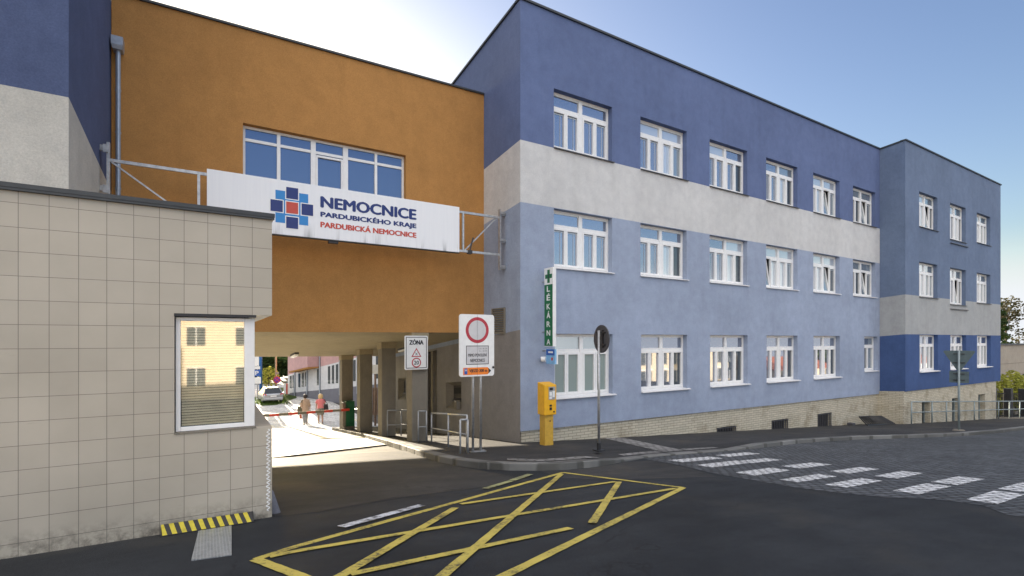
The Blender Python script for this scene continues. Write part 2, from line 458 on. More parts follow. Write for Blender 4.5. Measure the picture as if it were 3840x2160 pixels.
M['hair_dark'] = plain("dark_hair", (0.02, 0.012, 0.01, 1), 0.6)
M['hair_fair'] = plain("fair_hair", (0.66, 0.46, 0.22, 1), 0.6)
M['bag_dark'] = plain("dark_bag", (0.03, 0.024, 0.026, 1), 0.6)
M['bag_olive'] = plain("olive_bag", (0.13, 0.12, 0.07, 1), 0.7)
M['bag_red'] = plain("red_bag", (0.50, 0.12, 0.07, 1), 0.6)
M['car_silver'] = plain("car_silver", (0.42, 0.43, 0.45, 1), 0.25, 0.5, 0.03)
M['car_glass'] = glass_mat("car_glass", (0.03, 0.035, 0.035, 1), 0.1)
M['tail_red'] = plain("tail_lamp_red", (0.50, 0.015, 0.02, 1), 0.25)
M['rubber'] = plain("rubber", (0.02, 0.02, 0.02, 1), 0.85)
def chequer():
    n = NT("chequer_plate")
    v = n.n("ShaderNodeTexVoronoi", feature='F1'); v.inputs["Scale"].default_value = 1.0; v.inputs["Randomness"].default_value = 0.15
    n.l(n.pos((42, 26, 0)), v.inputs["Vector"])
    h = n.ramp(v.outputs["Distance"], [(0.18, (1, 1, 1, 1)), (0.34, (0, 0, 0, 1))])
    n.bump(h, 0.9, 0.006)
    d = n.ramp(n.noise(12, 4), [(0.3, (0.30, 0.32, 0.34, 1)), (0.7, (0.46, 0.48, 0.50, 1))])
    return n.fin(n.mix(h, d, (0.6, 0.62, 0.64, 1)), 0.4, 0.55)
M['chequer'] = chequer()

# ------------------------------------------------------------------ mesh builder
def origin(o):
    v = Vector((0, 0, 0))
    while o is not None:
        v += Vector(o.location)
        o = o.parent
    return v
class MB:
    def __init__(self):
        self.v, self.f, self.m = [], [], []
    def face(self, pts, mi=0):
        i = len(self.v)
        self.v += [tuple(p) for p in pts]
        self.f.append(tuple(range(i, i + len(pts)))); self.m.append(mi)
        return self
    def grid_faces(self, pts, faces, mi=0):
        i = len(self.v)
        self.v += [tuple(p) for p in pts]
        for f in faces:
            self.f.append(tuple(i + k for k in f)); self.m.append(mi)
        return self
    def box(self, x0, x1, y0, y1, z0, z1, mi=0):
        p = [(x0, y0, z0), (x1, y0, z0), (x1, y1, z0), (x0, y1, z0), (x0, y0, z1), (x1, y0, z1), (x1, y1, z1), (x0, y1, z1)]
        return self.hexa(p, mi)
    def hexa(self, p, mi=0):
        return self.grid_faces(p, [(0, 3, 2, 1), (4, 5, 6, 7), (0, 1, 5, 4), (1, 2, 6, 5), (2, 3, 7, 6), (3, 0, 4, 7)], mi)
    def tbox(self, mat, sx, sy, sz, mi=0):
        p = [mat @ Vector((a * sx / 2, b * sy / 2, c * sz / 2)) for c in (-1, 1) for a, b in ((-1, -1), (1, -1), (1, 1), (-1, 1))]
        return self.hexa(p, mi)
    def cyl(self, p0, p1, r0, r1=None, n=10, mi=0, cap=True):
        r1 = r0 if r1 is None else r1
        p0, p1 = Vector(p0), Vector(p1)
        q = (p1 - p0).to_track_quat('Z', 'Y')
        pts = []
        for p, r in ((p0, r0), (p1, r1)):
            for k in range(n):
                a = 2 * math.pi * k / n
                pts.append(p + q @ Vector((r * math.cos(a), r * math.sin(a), 0)))
        fs = [(k, (k + 1) % n, n + (k + 1) % n, n + k) for k in range(n)]
        if cap:
            fs += [tuple(range(n - 1, -1, -1)), tuple(range(n, 2 * n))]
        return self.grid_faces(pts, fs, mi)
    def tube(self, pts, r, n=8, mi=0):
        for a, b in zip(pts, pts[1:]):
            self.cyl(a, b, r, r, n, mi)
        return self
    def bar(self, p0, p1, w, h, mi=0):
        p0, p1 = Vector(p0), Vector(p1)
        d = (p1 - p0)
        q = d.to_track_quat('Y', 'Z')
        m = Matrix.Translation((p0 + p1) / 2) @ q.to_matrix().to_4x4()
        return self.tbox(m, w, d.length, h, mi)
    def prism(self, poly, d, mi=0):
        """poly: list of 3-D points of a flat outline, d: extrusion vector"""
        n = len(poly); d = Vector(d)
        a = [Vector(p) for p in poly]
        return self.grid_faces(a + [p + d for p in a], [tuple(range(n - 1, -1, -1)), tuple(range(n, 2 * n))] +
                               [(k, (k + 1) % n, n + (k + 1) % n, n + k) for k in range(n)], mi)
    def build(self, name, mats, parent=None, smooth=False, bevel=0.0, fixn=True):
        if not isinstance(mats, (list, tuple)):
            mats = [mats]
        o0 = origin(parent)
        me = bpy.data.meshes.new(name)
        me.from_pydata([Vector(p) - o0 for p in self.v], [], self.f)
        for m in mats:
            me.materials.append(m)
        me.polygons.foreach_set("material_index", self.m)
        if smooth:
            me.polygons.foreach_set("use_smooth", [True] * len(me.polygons))
        if fixn:
            bm = bmesh.new(); bm.from_mesh(me)
            bmesh.ops.recalc_face_normals(bm, faces=bm.faces)
            bm.to_mesh(me); bm.free()
        me.update()
        o = bpy.data.objects.new(name, me)
        COL.objects.link(o)
        if parent is not None:
            o.parent = parent
        if bevel:
            b = o.modifiers.new("bevel", 'BEVEL'); b.width = bevel; b.segments = 2; b.limit_method = 'ANGLE'
        return o
def thing(name, label, cat, loc=(0, 0, 0), group=None):
    o = bpy.data.objects.new(name, None)
    o.empty_display_size = 0.2
    COL.objects.link(o)
    o.location = loc
    return tag(o, label, cat, group)
def tag(o, label, cat, group=None):
    o["label"] = label; o["category"] = cat
    if group:
        o["group"] = group
    return o
def struct(o, kind="structure"):
    o["kind"] = kind
    return o
def copy_tree(o, off=(0, 0, 0), parent=None):
    c = o.copy(); COL.objects.link(c)
    if parent is not None:
        c.parent = parent
    c.location = Vector(o.location) + Vector(off)
    for ch in list(o.children):
        copy_tree(ch, (0, 0, 0), c)
    return c
def text_mb(body, w, h, place, mi=0, bold=0.0, depth=0.004):
    """flat letters fitted to w x h, centred; place(x, z) -> world point on the sign's face, place.n = outward normal"""
    cu = bpy.data.curves.new("lettering", 'FONT')
    cu.body = body; cu.size = 1.0; cu.extrude = 0.0
    cu.resolution_u = 3
    ob = bpy.data.objects.new("lettering", cu)
    COL.objects.link(ob)
    dg = bpy.context.evaluated_depsgraph_get()
    me = bpy.data.meshes.new_from_object(ob.evaluated_get(dg))
    xs = [v.co.x for v in me.vertices]; ys = [v.co.y for v in me.vertices]
    x0, x1, y0, y1 = min(xs), max(xs), min(ys), max(ys)
    mb = MB()
    k = bold * h
    o_ = Vector(place(0, 0)); nrm = (Vector(place(1, 0)) - o_).cross(Vector(place(0, 1)) - o_).normalized()
    w_, h_ = w - 2 * k, h - k
    for i, (dx, dz) in enumerate(((0, 0), (k, 0), (-k, 0), (0, k * 0.5), (0, -k * 0.5)) if bold else ((0, 0),)):
        pts = [Vector(place((v.co.x - x0) / (x1 - x0) * w_ - w_ / 2 + dx, (v.co.y - y0) / (y1 - y0) * h_ - h_ / 2 + dz)) + nrm * 0.0004 * i for v in me.vertices]
        mb.grid_faces(pts, [tuple(p.vertices) for p in me.polygons], mi)
    bpy.data.objects.remove(ob); bpy.data.curves.remove(cu); bpy.data.meshes.remove(me)
    return mb
def front(cx, cz, y):
    return lambda a, b: (cx + a, y, cz + b)

# ------------------------------------------------------------------ ground, roads, pavement
def gp(x, y, h=0.0):
    return (x, y, gz(x, y) + h)
g = MB()
xs = [-300, -120, -40, -20, -8, -3, 0.6, 3, 6, 10, 16, 24, 34, 46, 60, 120, 400]
ys = [-300, -100, -88.889, -15, -6, 0, 3, 6, 9, 12, 16, 20, 26, 31, 40, 60, 100, 200, 600]
for i in range(len(xs) - 1):
    for j in range(len(ys) - 1):
        g.face([gp(xs[i], ys[j], -0.03), gp(xs[i + 1], ys[j], -0.03), gp(xs[i + 1], ys[j + 1], -0.03), gp(xs[i], ys[j + 1], -0.03)])
struct(g.build("ground", M['earth']))
r = MB()
xs = [-12, -3, 0.6, 3, 6, 10, 16, 24, 34, 46, 60]
ys = [-14, -6, 0, 3, 6, 9, 12.3]
for i in range(len(xs) - 1):
    for j in range(len(ys) - 1):
        r.face([gp(xs[i], ys[j]), gp(xs[i + 1], ys[j]), gp(xs[i + 1], ys[j + 1]), gp(xs[i], ys[j + 1])])
road = struct(r.build("road", M['asphalt']))
r = MB()
r.face([gp(0.6, 12.05, 0.004), gp(5.2, 14.95, 0.004), gp(5.2, 31, 0.004), gp(0.6, 31, 0.004)])
r.face([gp(-5, 8.4, 0.004), gp(0.6, 12.05, 0.004), gp(0.6, 31, 0.004), gp(-5, 31, 0.004)])
r.face([gp(-5, 31, 0.004), gp(0.6, 31, 0.004), gp(0.6, 62, 0.004), gp(-5, 62, 0.004)])
r.face([gp(0.6, 31, 0.004), gp(9.0, 31, 0.004), gp(9.0, 62, 0.004), gp(0.6, 62, 0.004)])
r.face([gp(5.2, 24.0, 0.004), gp(9, 24.0, 0.004), gp(9, 31, 0.004), gp(5.2, 31, 0.004)])
passage_road = struct(r.build("passage_road", M['setts']))
r = MB()
cob = [(8.0, 7.9), (7.85, 7.3), (7.66, 6.4), (7.27, 5.48), (7.15, 4.86), (7.05, 4.3), (6.97, 3.85), (7.04, 3.33), (7.15, 2.86), (7.45, 2.56),
       (7.55, 2.3), (7.5, 2.03), (7.12, 1.75), (7.1, 1.6), (7.2, 0.0), (70, 0.0), (70, 8.4)]
r.face([gp(min(x, 60), y, 0.004) for x, y in cob])
cobbled_road = struct(r.build("cobbled_road", M['cobble']))

KERB = [(4.97, 24.2), (4.84, 18.2), (4.55, 14.9), (4.38, 12.8), (4.14, 10.75), (4.05, 9.42), (4.10, 8.73), (4.24, 8.1), (4.58, 7.58), (5.05, 7.24),
        (5.5, 7.10), (6.05, 7.10), (6.6, 7.22), (7.25, 7.45), (7.9, 7.62), (8.6, 7.70), (9.5, 7.66), (11.0, 7.60), (12.5, 7.72), (14.5, 7.92),
        (16.0, 7.85), (17.5, 7.66), (19.5, 7.05), (22.0, 6.48), (25.5, 6.36), (29.2, 6.5), (34, 6.5), (59.9, 6.5)]
def kh(x, y):
    if y > 9 or x < 6.2: return 0.13
    if x < 7.4: return 0.13 - 0.09 * (x - 6.2) / 1.2
    if x < 11: return 0.04
    if x < 12.5: return 0.04 + 0.07 * (x - 11) / 1.5
    return 0.11
KW = 0.26
inner = []
for i, (x, y) in enumerate(KERB):
    a = Vector(KERB[max(0, i - 1)]); b = Vector(KERB[min(len(KERB) - 1, i + 1)])
    t = (b - a).normalized(); nrm = Vector((-t.y, t.x))
    inner.append((x + nrm.x * KW, y + nrm.y * KW))
k = MB()
for i in range(len(KERB) - 1):
    (xa, ya), (xb, yb) = KERB[i], KERB[i + 1]
    (ua, va), (ub, vb) = inner[i], inner[i + 1]
    ha, hb = kh(xa, ya), kh(xb, yb)
    k.face([gp(xa, ya, -0.03), gp(xb, yb, -0.03), gp(xb, yb, hb - 0.015), gp(xa, ya, ha - 0.015)])
    ca = (xa + (ua - xa) * 0.06, ya + (va - ya) * 0.06); cb = (xb + (ub - xb) * 0.06, yb + (vb - yb) * 0.06)
    k.face([gp(xa, ya, ha - 0.015), gp(xb, yb, hb - 0.015), gp(*cb, hb), gp(*ca, ha)])
    k.face([gp(*ca, ha), gp(*cb, hb), gp(ub, vb, hb), gp(ua, va, ha)])
struct(k.build("kerb", M['kerbstone'], fixn=True))
p = MB()
back = [(7.9, 24.2), (7.9, 18.2), (7.9, 14.9), (7.9, 12.8)]
for i in range(len(KERB) - 1):
    (ua, va), (ub, vb) = inner[i], inner[i + 1]
    ha, hb = kh(*KERB[i]), kh(*KERB[i + 1])
    def bk(x, y, i):
        if i <= 3: return (7.9, max(y, 11.5))
        if i <= 8: return (7.5, 11.5)
        if x < 7.5: return (7.5, 11.5)
        return (x, 11.7)
    A, B = bk(ua, va, i), bk(ub, vb, i + 1)
    pts = [gp(ua, va, ha), gp(ub, vb, hb), gp(*B, 0.12)]
    if A != B:
        pts.append(gp(*A, 0.12))
    p.face(pts)
p.face([gp(7.5, 11.5, 0.12), gp(7.9, 11.5, 0.12), gp(7.9, 12.8, 0.12)])
struct(p.build("pavement", M['pave']))
def sheet(name, mat, poly, h, parent):
    return MB().face([gp(x, y, h) for x, y in poly]).build(name, mat, parent)
def ph(x, y):
    """height of the pavement above the road plane"""
    if x < 7.5: return kh(x, y)
    t = max(0.0, min(1.0, (y - 8.0) / 3.7))
    return kh(x, 7) + (0.12 - kh(x, 7)) * t
def pav_sheet(poly):
    n = len(poly); cx_ = sum(q[0] for q in poly) / n; cy_ = sum(q[1] for q in poly) / n
    return MB().face([gp(x, y, ph(x, y) + 0.009) for x, y in poly]).build("stone_band", M['light_pave'], pav)
pav = bpy.data.objects["pavement"]
# light stone bands let into the pavement
band = [(4.95, 8.3), (4.78, 8.0), (5.0, 7.62), (5.28, 7.42), (5.75, 7.38), (6.3, 7.45), (6.75, 7.62), (6.62, 7.9), (6.1, 7.74), (5.6, 7.7), (5.25, 7.85)]
for i in range(5):
    o1 = [(4.78, 8.0), (5.0, 7.64), (5.28, 7.44), (5.75, 7.39), (6.3, 7.46), (6.75, 7.64)]
    i1 = [(4.97, 8.3), (5.22, 7.9), (5.45, 7.74), (5.78, 7.7), (6.2, 7.76), (6.6, 7.92)]
    pav_sheet([o1[i], o1[i + 1], i1[i + 1], i1[i]])
pav_sheet([(9.05, 8.05), (9.75, 8.05), (10.95, 11.45), (10.3, 11.45)])
pav_sheet([(7.7, 7.95), (9.0, 8.0), (9.04, 8.3), (7.8, 8.25)])
pav_sheet([(9.85, 8.05), (11.0, 8.0), (11.0, 8.2), (9.92, 8.3)])

# yellow box junction: one strip each, a hair above the asphalt
strip_n = [0]
def strip(parent, name, mat, a, b, w, ea=0, eb=0):
    a, b = Vector(a), Vector(b)
    t = (b - a).normalized(); n = Vector((-t.y, t.x)) * w / 2
    a -= t * ea; b += t * eb
    strip_n[0] += 1
    h = 0.005 + 0.0012 * strip_n[0]
    segs = 40
    mb = MB(); pts = []
    rows = []
    for i in range(segs + 1):
        q = a.lerp(b, i / segs)
        j1 = rnd.uniform(-0.006, 0.006); j2 = rnd.uniform(-0.006, 0.006)
        rows.append((q + n * (1 + j1 / w), q - n * (1 + j2 / w)))
    for i in range(segs):
        mb.face([gp(*rows[i][0], h), gp(*rows[i][1], h), gp(*rows[i + 1][1], h), gp(*rows[i + 1][0], h)])
    return mb.build(name, mat, parent)
YW = 0.086
P0, PT, PR, PB = (0.32, 4.34), (5.20, 6.83), (5.66, 4.68), (0.95, 2.6)
for a, b in [(P0, PT), (PT, PR), (PR, PB), (P0, PB),
             ((0.42, 4.33), (5.5, 4.69)), ((2.55, 5.33), (5.24, 5.58)), ((0.85, 3.54), (2.93, 3.73)),
             ((2.40, 5.16), (0.60, 3.35)), ((5.02, 6.64), (1.3, 3.09)), ((5.25, 5.52), (3.22, 3.76))]:
    strip(road, "box_line", M['yellow_paint'], a, b, YW)
strip(road, "lane_dash", M['white_paint'], (1.10, 4.94), (2.13, 5.49), 0.12)
strip(road, "lane_dash", M['old_yellow'], (3.28, 6.08), (3.95, 6.47), 0.10)
strip(road, "lane_dash", M['old_yellow'], (3.98, 6.50), (4.58, 6.90), 0.12)
seam = [(0.62, 5.87), (1.05, 5.85), (1.97, 6.14), (3.19, 6.27), (3.9, 6.38), (4.8, 6.36), (5.5, 5.67), (6.2, 5.42), (7.0, 5.1)]
mb = MB()
for a, b in zip(seam, seam[1:]):
    a, b = Vector(a), Vector(b); t = (b - a).normalized(); n = Vector((-t.y, t.x)) * 0.008
    mb.face([gp(*(a + n), 0.004), gp(*(a - n), 0.004), gp(*(b - n), 0.004), gp(*(b + n), 0.004)])
mb.build("tar_seam", M['crack'], road)
sheet("asphalt_patch", M['asphalt_old'], [(0.62, 5.89), (1.05, 5.87), (1.97, 6.16), (3.19, 6.29), (3.9, 6.40), (4.3, 6.40), (4.1, 8.5), (4.05, 9.4), (4.14, 10.75), (4.35, 12.3), (0.62, 12.3)], 0.002, road)
sheet("asphalt_patch", M['asphalt_old'], [(4.8, 6.38), (5.5, 5.69), (6.2, 5.44), (6.98, 5.12), (7.2, 5.5), (7.6, 6.45), (7.8, 7.3), (7.2, 7.4), (6.6, 7.18), (6.05, 7.06), (5.5, 7.06), (5.0, 7.2)], 0.002, road)
strip(passage_road, "drain_slot", M['crack'], (1.2, 12.4), (3.95, 14.15), 0.05)
zy = [6.88, 6.05, 5.02, 4.22, 3.6, 2.86, 2.12]
zy2 = [6.98, 6.03, 5.09, 4.27, 3.6, 2.88, 2.16]
for j, (ya, yb) in enumerate(zip(zy, zy2)):
    xa = [8.05, 7.86, 7.55, 7.42, 7.5, 7.72, 7.72][j]
    for (x0, x1, y0, hh) in ((xa, xa + (1.28 if j < 2 else 1.1), ya, 0.2 if j < 3 else 0.15), (9.02 if j else 9.7, 10.05 if j else 10.85, yb, 0.19 if j < 3 else 0.16)):
        sk = rnd.uniform(-0.03, 0.03)
        sheet("zebra_stripe", M['cobble_paint'], [(x0, y0 - hh), (x1, y0 - hh + sk), (x1 + 0.04, y0 + hh + sk), (x0 + 0.04, y0 + hh)], 0.009, cobbled_road)

# ------------------------------------------------------------------ wall helper
def wall(mb, P, a0, a1, zt, zb, holes, band, depth, cuts=()):
    """P(a, z, d) maps wall coordinates (along, up, inward) to the world; zt/zb are functions of a; band(z) -> material slot"""
    xs = sorted({a0, a1} | {h[0] for h in holes if a0 < h[0] < a1} | {h[1] for h in holes if a0 < h[1] < a1})
    zs = sorted({h[2] for h in holes} | {h[3] for h in holes} | set(cuts))
    for i in range(len(xs) - 1):
        xa, xb = xs[i], xs[i + 1]; xm = (xa + xb) / 2
        lo, hi = (lambda a: zb(a)), (lambda a: zt(a))
        col = [z for z in zs if zb(xm) + 0.02 < z < zt(xm) - 0.02]
        levels = [None] + col + [None]
        for j in range(len(levels) - 1):
            z0a = zb(xa) if levels[j] is None else levels[j]; z0b = zb(xb) if levels[j] is None else levels[j]
            z1a = zt(xa) if levels[j + 1] is None else levels[j + 1]; z1b = zt(xb) if levels[j + 1] is None else levels[j + 1]
            zm = (z0a + z0b + z1a + z1b) / 4
            if any(h[0] - 1e-4 < xm < h[1] + 1e-4 and h[2] - 1e-4 < zm < h[3] + 1e-4 for h in holes):
                continue
            mb.face([P(xa, z0a, 0), P(xb, z0b, 0), P(xb, z1b, 0), P(xa, z1a, 0)], band(zm))
    for h in holes:
        x0, x1, z0, z1 = h[:4]; d = h[4] if len(h) > 4 else depth
        mi = band((z0 + z1) / 2)
        mb.face([P(x0, z0, 0), P(x0, z1, 0), P(x0, z1, d), P(x0, z0, d)], mi)
        mb.face([P(x1, z0, d), P(x1, z1, d), P(x1, z1, 0), P(x1, z0, 0)], mi)
        mb.face([P(x0, z1, 0), P(x1, z1, 0), P(x1, z1, d), P(x0, z1, d)], mi)
        mb.face([P(x0, z0, d), P(x1, z0, d), P(x1, z0, 0), P(x0, z0, 0)], mi)

# ------------------------------------------------------------------ windows
RY = 0.18                                             # how deep the frames sit in the wall
def window(parent, Y, x0, x1, z0, z1, panes, sill='white', tilt=None, halves=2, deep=RY, sillx=0.06, blinds=False):
    """white plastic window: two top lights over pairs of tall sashes; tilt = index of a sash that is tipped open"""
    y = Y + deep
    fr = MB()
    fw, mw, th = 0.065, 0.13, 0.07
    tz = z1 - (z1 - z0) * 0.27                        # transom centre
    fr.box(x0, x0 + fw, y, y + th, z0, z1); fr.box(x1 - fw, x1, y, y + th, z0, z1)
    fr.box(x0 + fw, x1 - fw, y, y + th, z1 - fw, z1); fr.box(x0 + fw, x1 - fw, y, y + th, z0, z0 + fw)
    xm = (x0 + x1) / 2
    lights = [(x0 + fw, xm - mw / 2), (xm + mw / 2, x1 - fw)] if halves == 2 else [(x0 + fw, x1 - fw)]
    if halves == 2:
        fr.box(xm - mw / 2, xm + mw / 2, y - 0.015, y + th, z0 + fw, z1 - fw)
    pn = []                                           # glass rectangles
    sashes = []
    for a, b in lights:
        fr.box(a, b, y, y + th, tz - 0.05, tz + 0.05)
        # slim sash rim round the top light
        fr.box(a, b, y + 0.012, y + 0.05, z1 - fw - 0.03, z1 - fw)
        pn.append((a, b, tz + 0.05, z1 - fw - 0.03))
        m = (a + b) / 2
        sashes += [(a, m, z0 + fw, tz - 0.05), (m, b, z0 + fw, tz - 0.05)]
    sw = 0.062
    for i, (a, b, c, d) in enumerate(sashes):
        if i == tilt:
            continue
        yy = y - 0.022
        fr.box(a + 0.004, a + sw, yy, y + 0.05, c, d); fr.box(b - sw, b - 0.004, yy, y + 0.05, c, d)
        fr.box(a + sw, b - sw, yy, y + 0.05, c, c + sw); fr.box(a + sw, b - sw, yy, y + 0.05, d - sw, d)
        pn.append((a + sw, b - sw, c + sw, d - sw))
    w = fr.build("window", M['white_frame'], parent)
    g = MB()
    for i, (a, b, c, d) in enumerate(pn):
        g.face([(a, y + 0.03, c), (b, y + 0.03, c), (b, y + 0.03, d), (a, y + 0.03, d)], panes[i % len(panes)])
    g.build("pane", [M['glass_blue'], M['glass_dark'], M['glass_mid'], M['glass_green'], M['glass_pale']], w, fixn=False)
    if blinds:
        for i, (a, b, c, d) in enumerate(sashes):
            if i == tilt or panes[(i + halves) % len(panes)] == 1: continue
            xa, xb = a + sw + 0.006, b - sw - 0.006
            xc = a + sw + (b - a - 2 * sw) * 0.66
            zt_, zl, zc_ = d - sw - 0.022, d - sw - 0.05, c + sw + 0.01
            MB().prism([(q[0], y + 0.018, q[1]) for q in ((xa, zt_), (xa, zl), (xc - 0.006, zl), (xc - 0.006, zc_), (xc + 0.006, zc_), (xc + 0.006, zl), (xb, zl), (xb, zt_))],
                       (0, 0.009, 0)).build("blind_cord", M['cord'], w)
    if tilt is not None:
        a, b, c, d = sashes[tilt]
        ang = R(8.0)
        T = Matrix.Translation((0, y - 0.01, c)) @ Matrix.Rotation(-ang, 4, 'X')
        s = MB(); h = d - c
        def bx(xa, xb, za, zb_, ya=0.0, yb=0.05):
            s.hexa([T @ Vector(q) for q in [(xa, ya, za), (xb, ya, za), (xb, yb, za), (xa, yb, za), (xa, ya, zb_), (xb, ya, zb_), (xb, yb, zb_), (xa, yb, zb_)]])
        bx(a + 0.006, a + sw, 0, h); bx(b - sw, b - 0.006, 0, h); bx(a + sw, b - sw, 0, sw); bx(a + sw, b - sw, h - sw, h)
        so_ = s.build("tilted_sash", M['white_frame'], w)
        q = MB().face([T @ Vector(v) for v in [(a + sw, 0.025, sw), (b - sw, 0.025, sw), (b - sw, 0.025, h - sw), (a + sw, 0.025, h - sw)]])
        # the tipped sash's glass belongs to the same window
        q.build("sash_pane", M['glass_mid'], w, fixn=False)
        MB().face([(a, y + 0.4, c), (b, y + 0.4, c), (b, y + 0.4, d), (a, y + 0.4, d)]).build("black_backing", M['black'], w)  # black sheet stands in for the unlit room behind the open sash
    if sill:
        s = MB()
        s.hexa([(x0 - 0.0, Y - sillx, z0 - 0.035), (x1 + sillx, Y - sillx, z0 - 0.035), (x1 + sillx, Y - 0.003, z0 - 0.035), (x0, Y - 0.003, z0 - 0.035),
                (x0, Y - sillx, z0 - 0.012), (x1 + sillx, Y - sillx, z0 - 0.012), (x1 + sillx, Y - 0.003, z0 + 0.004), (x0, Y - 0.003, z0 + 0.004)])
        s.hexa([(x0 + 0.003, Y + 0.001, z0 - 0.02), (x1 - 0.003, Y + 0.001, z0 - 0.02), (x1 - 0.003, y - 0.001, z0 - 0.02), (x0 + 0.003, y - 0.001, z0 - 0.02),
                (x0 + 0.003, Y + 0.001, z0 + 0.006), (x1 - 0.003, Y + 0.001, z0 + 0.006), (x1 - 0.003, y - 0.001, z0 + 0.012), (x0 + 0.003, y - 0.001, z0 + 0.012)])
        s.build("sill", M['white_sill' if sill == 'white' else 'dark_sill'], w)
    return w

# ------------------------------------------------------------------ the blue main building
MY, X0, X1 = 11.5, 7.30, 28.24
main = thing("hospital_building", "long three-storey blue hospital building with a pale grey band and cream brick base", "building", (7.3, 11.5, gz(7.3, 11.5)))
mtop = lambda x: 9.30 + 0.003 * (x - 7.3)
mbot = lambda x: -2.50 - 0.0072 * (x - 7.3)
holes = []
wins = []
for i in range(6):
    xa = 8.43 + 3.432 * i
    holes.append((xa, xa + 2.22, 5.49, 7.17)); holes.append((xa, xa + 2.22, 2.07, 3.755))
    if i < 5:
        holes.append((xa + 0.03, xa + 2.24, -1.66, 0.175))
holes.append((26.68, 28.02, -1.50, 0.165))
fw_ = MB()
band_m = lambda z: 0 if z > 5.47 else (1 if z > 3.77 else 2)
wall(fw_, lambda a, z, d: (a, MY + d, z), X0, X1, mtop, mbot, holes, band_m, 0.3, cuts=(5.47, 3.77))
# underside lip above the brick base
fw_.face([(X0, MY, mbot(X0)), (X0, MY + 0.06, mbot(X0)), (X1, MY + 0.06, mbot(X1)), (X1, MY, mbot(X1))], 2)
fw_.build("front_wall", [M['blue_dark'], M['grey_band'], M['blue_light']], main)
# side wall, its bands falling with the slope of the passage
sl = lambda y: -0.1 * (y - 11.5)
sw_ = MB()
PS = lambda a, z, d: (X0 + d, a, z + sl(a))
atm_hole = (15.2, 16.46, -1.94, -1.03, 0.28)
atm2_hole = (20.7, 21.7, -1.65, -0.7, 0.28)
band_s = lambda z: 0 if z > 5.47 else (1 if z > 3.77 else (2 if z > 0.28 else 3))
wall(sw_, PS, 11.5, 17.3, lambda a: 9.30, lambda a: gz(7.3, a) - sl(a) - 0.2, [atm_hole], band_s, 0.28, cuts=(5.47, 3.77, 0.28))
wall(sw_, PS, 19.3, 24.0, lambda a: 9.30, lambda a: gz(7.3, a) - sl(a) - 0.2, [atm2_hole], band_s, 0.28, cuts=(5.47, 3.77, 0.28))
wall(sw_, PS, 17.3, 19.3, lambda a: 9.30, lambda a: 0.19, [], band_s, 0.28, cuts=(5.47, 3.77, 0.28))
zb_ = gz(8, 18) - 0.3
sw_.face([(X0, 17.3, zb_), (8.9, 17.3, zb_), (8.9, 17.3, 0.0), (X0, 17.3, 0.0)], 3)
sw_.face([(X0, 19.3, zb_), (8.9, 19.3, zb_), (8.9, 19.3, 0.0), (X0, 19.3, 0.0)], 3)
sw_.face([(8.9, 17.3, zb_), (8.9, 19.3, zb_), (8.9, 19.3, 0.0), (8.9, 17.3, 0.0)], 3)
sw_.face([(X0, 17.3, -0.5), (8.9, 17.3, -0.5), (8.9, 19.3, -0.6), (X0, 19.3, -0.6)], 3)
for hh in (atm_hole, atm2_hole):
    sw_.face([PS(hh[0], hh[2], 0.27), PS(hh[1], hh[2], 0.27), PS(hh[1], hh[3], 0.27), PS(hh[0], hh[3], 0.27)], 3)
sw_.build("side_wall", [M['blue_dark'], M['grey_band'], M['blue_light'], M['beige']], main, fixn=False)
# doorway in the alcove
d_ = MB()
d_.box(8.80, 8.88, 17.5, 18.3, gz(8, 18) + 0.1, gz(8, 18) + 2.3)
d_.build("door", M['dark_metal'], main)
d_ = MB()
d_.box(7.2, 7.34, 17.45, 17.62, gz(7.3, 17.5) + 0.1, -0.42)
d_.box(7.3, 7.5, 17.34, 17.43, gz(7.3, 17.4) + 0.1, -0.9)
d_.build("door_frame", M['concrete'], main)
# brick base with barred cellar windows
pl = MB()
cellar = [(15.76, 16.88, -3.44, -3.19, 0.2), (19.18, 20.32, -3.72, -3.21, 0.2), (22.61, 23.75, -3.86, -3.22, 0.2)]
wall(pl, lambda a, z, d: (a, MY + 0.055 + d, z), X0 + 0.06, X1, lambda x: mbot(x) + 0.01, lambda x: gz(x, 11.5) - 0.3, cellar, lambda z: 0, 0.2)
pl.face([(X0 + 0.06, MY + 0.055, mbot(X0) + 0.01), (X0 + 0.06, 13.6, mbot(X0) - 0.2), (X0 + 0.06, 13.6, gz(7.3, 13.6) - 0.2), (X0 + 0.06, MY + 0.055, gz(7.3, 11.5) - 0.3)])
pl.build("brick_base", M['plinth'], main)
for (a, b, c, d, e) in cellar:
    w = MB().face([(a, MY + 0.2, c), (b, MY + 0.2, c), (b, MY + 0.2, d), (a, MY + 0.2, d)]).build("cellar_window", M['black'], main)
    bars = MB()
    n = 7
    for q in range(n + 1):
        x = a + 0.03 + (b - a - 0.06) * q / n
        bars.box(x - 0.015, x + 0.015, MY + 0.03, MY + 0.05, c + 0.02, d - 0.02)
    bars.box(a, b, MY + 0.02, MY + 0.03, d - 0.05, d - 0.02); bars.box(a, b, MY + 0.02, MY + 0.03, c + 0.02, c + 0.05)
    bars.build("grille", M['sign_back'], w)
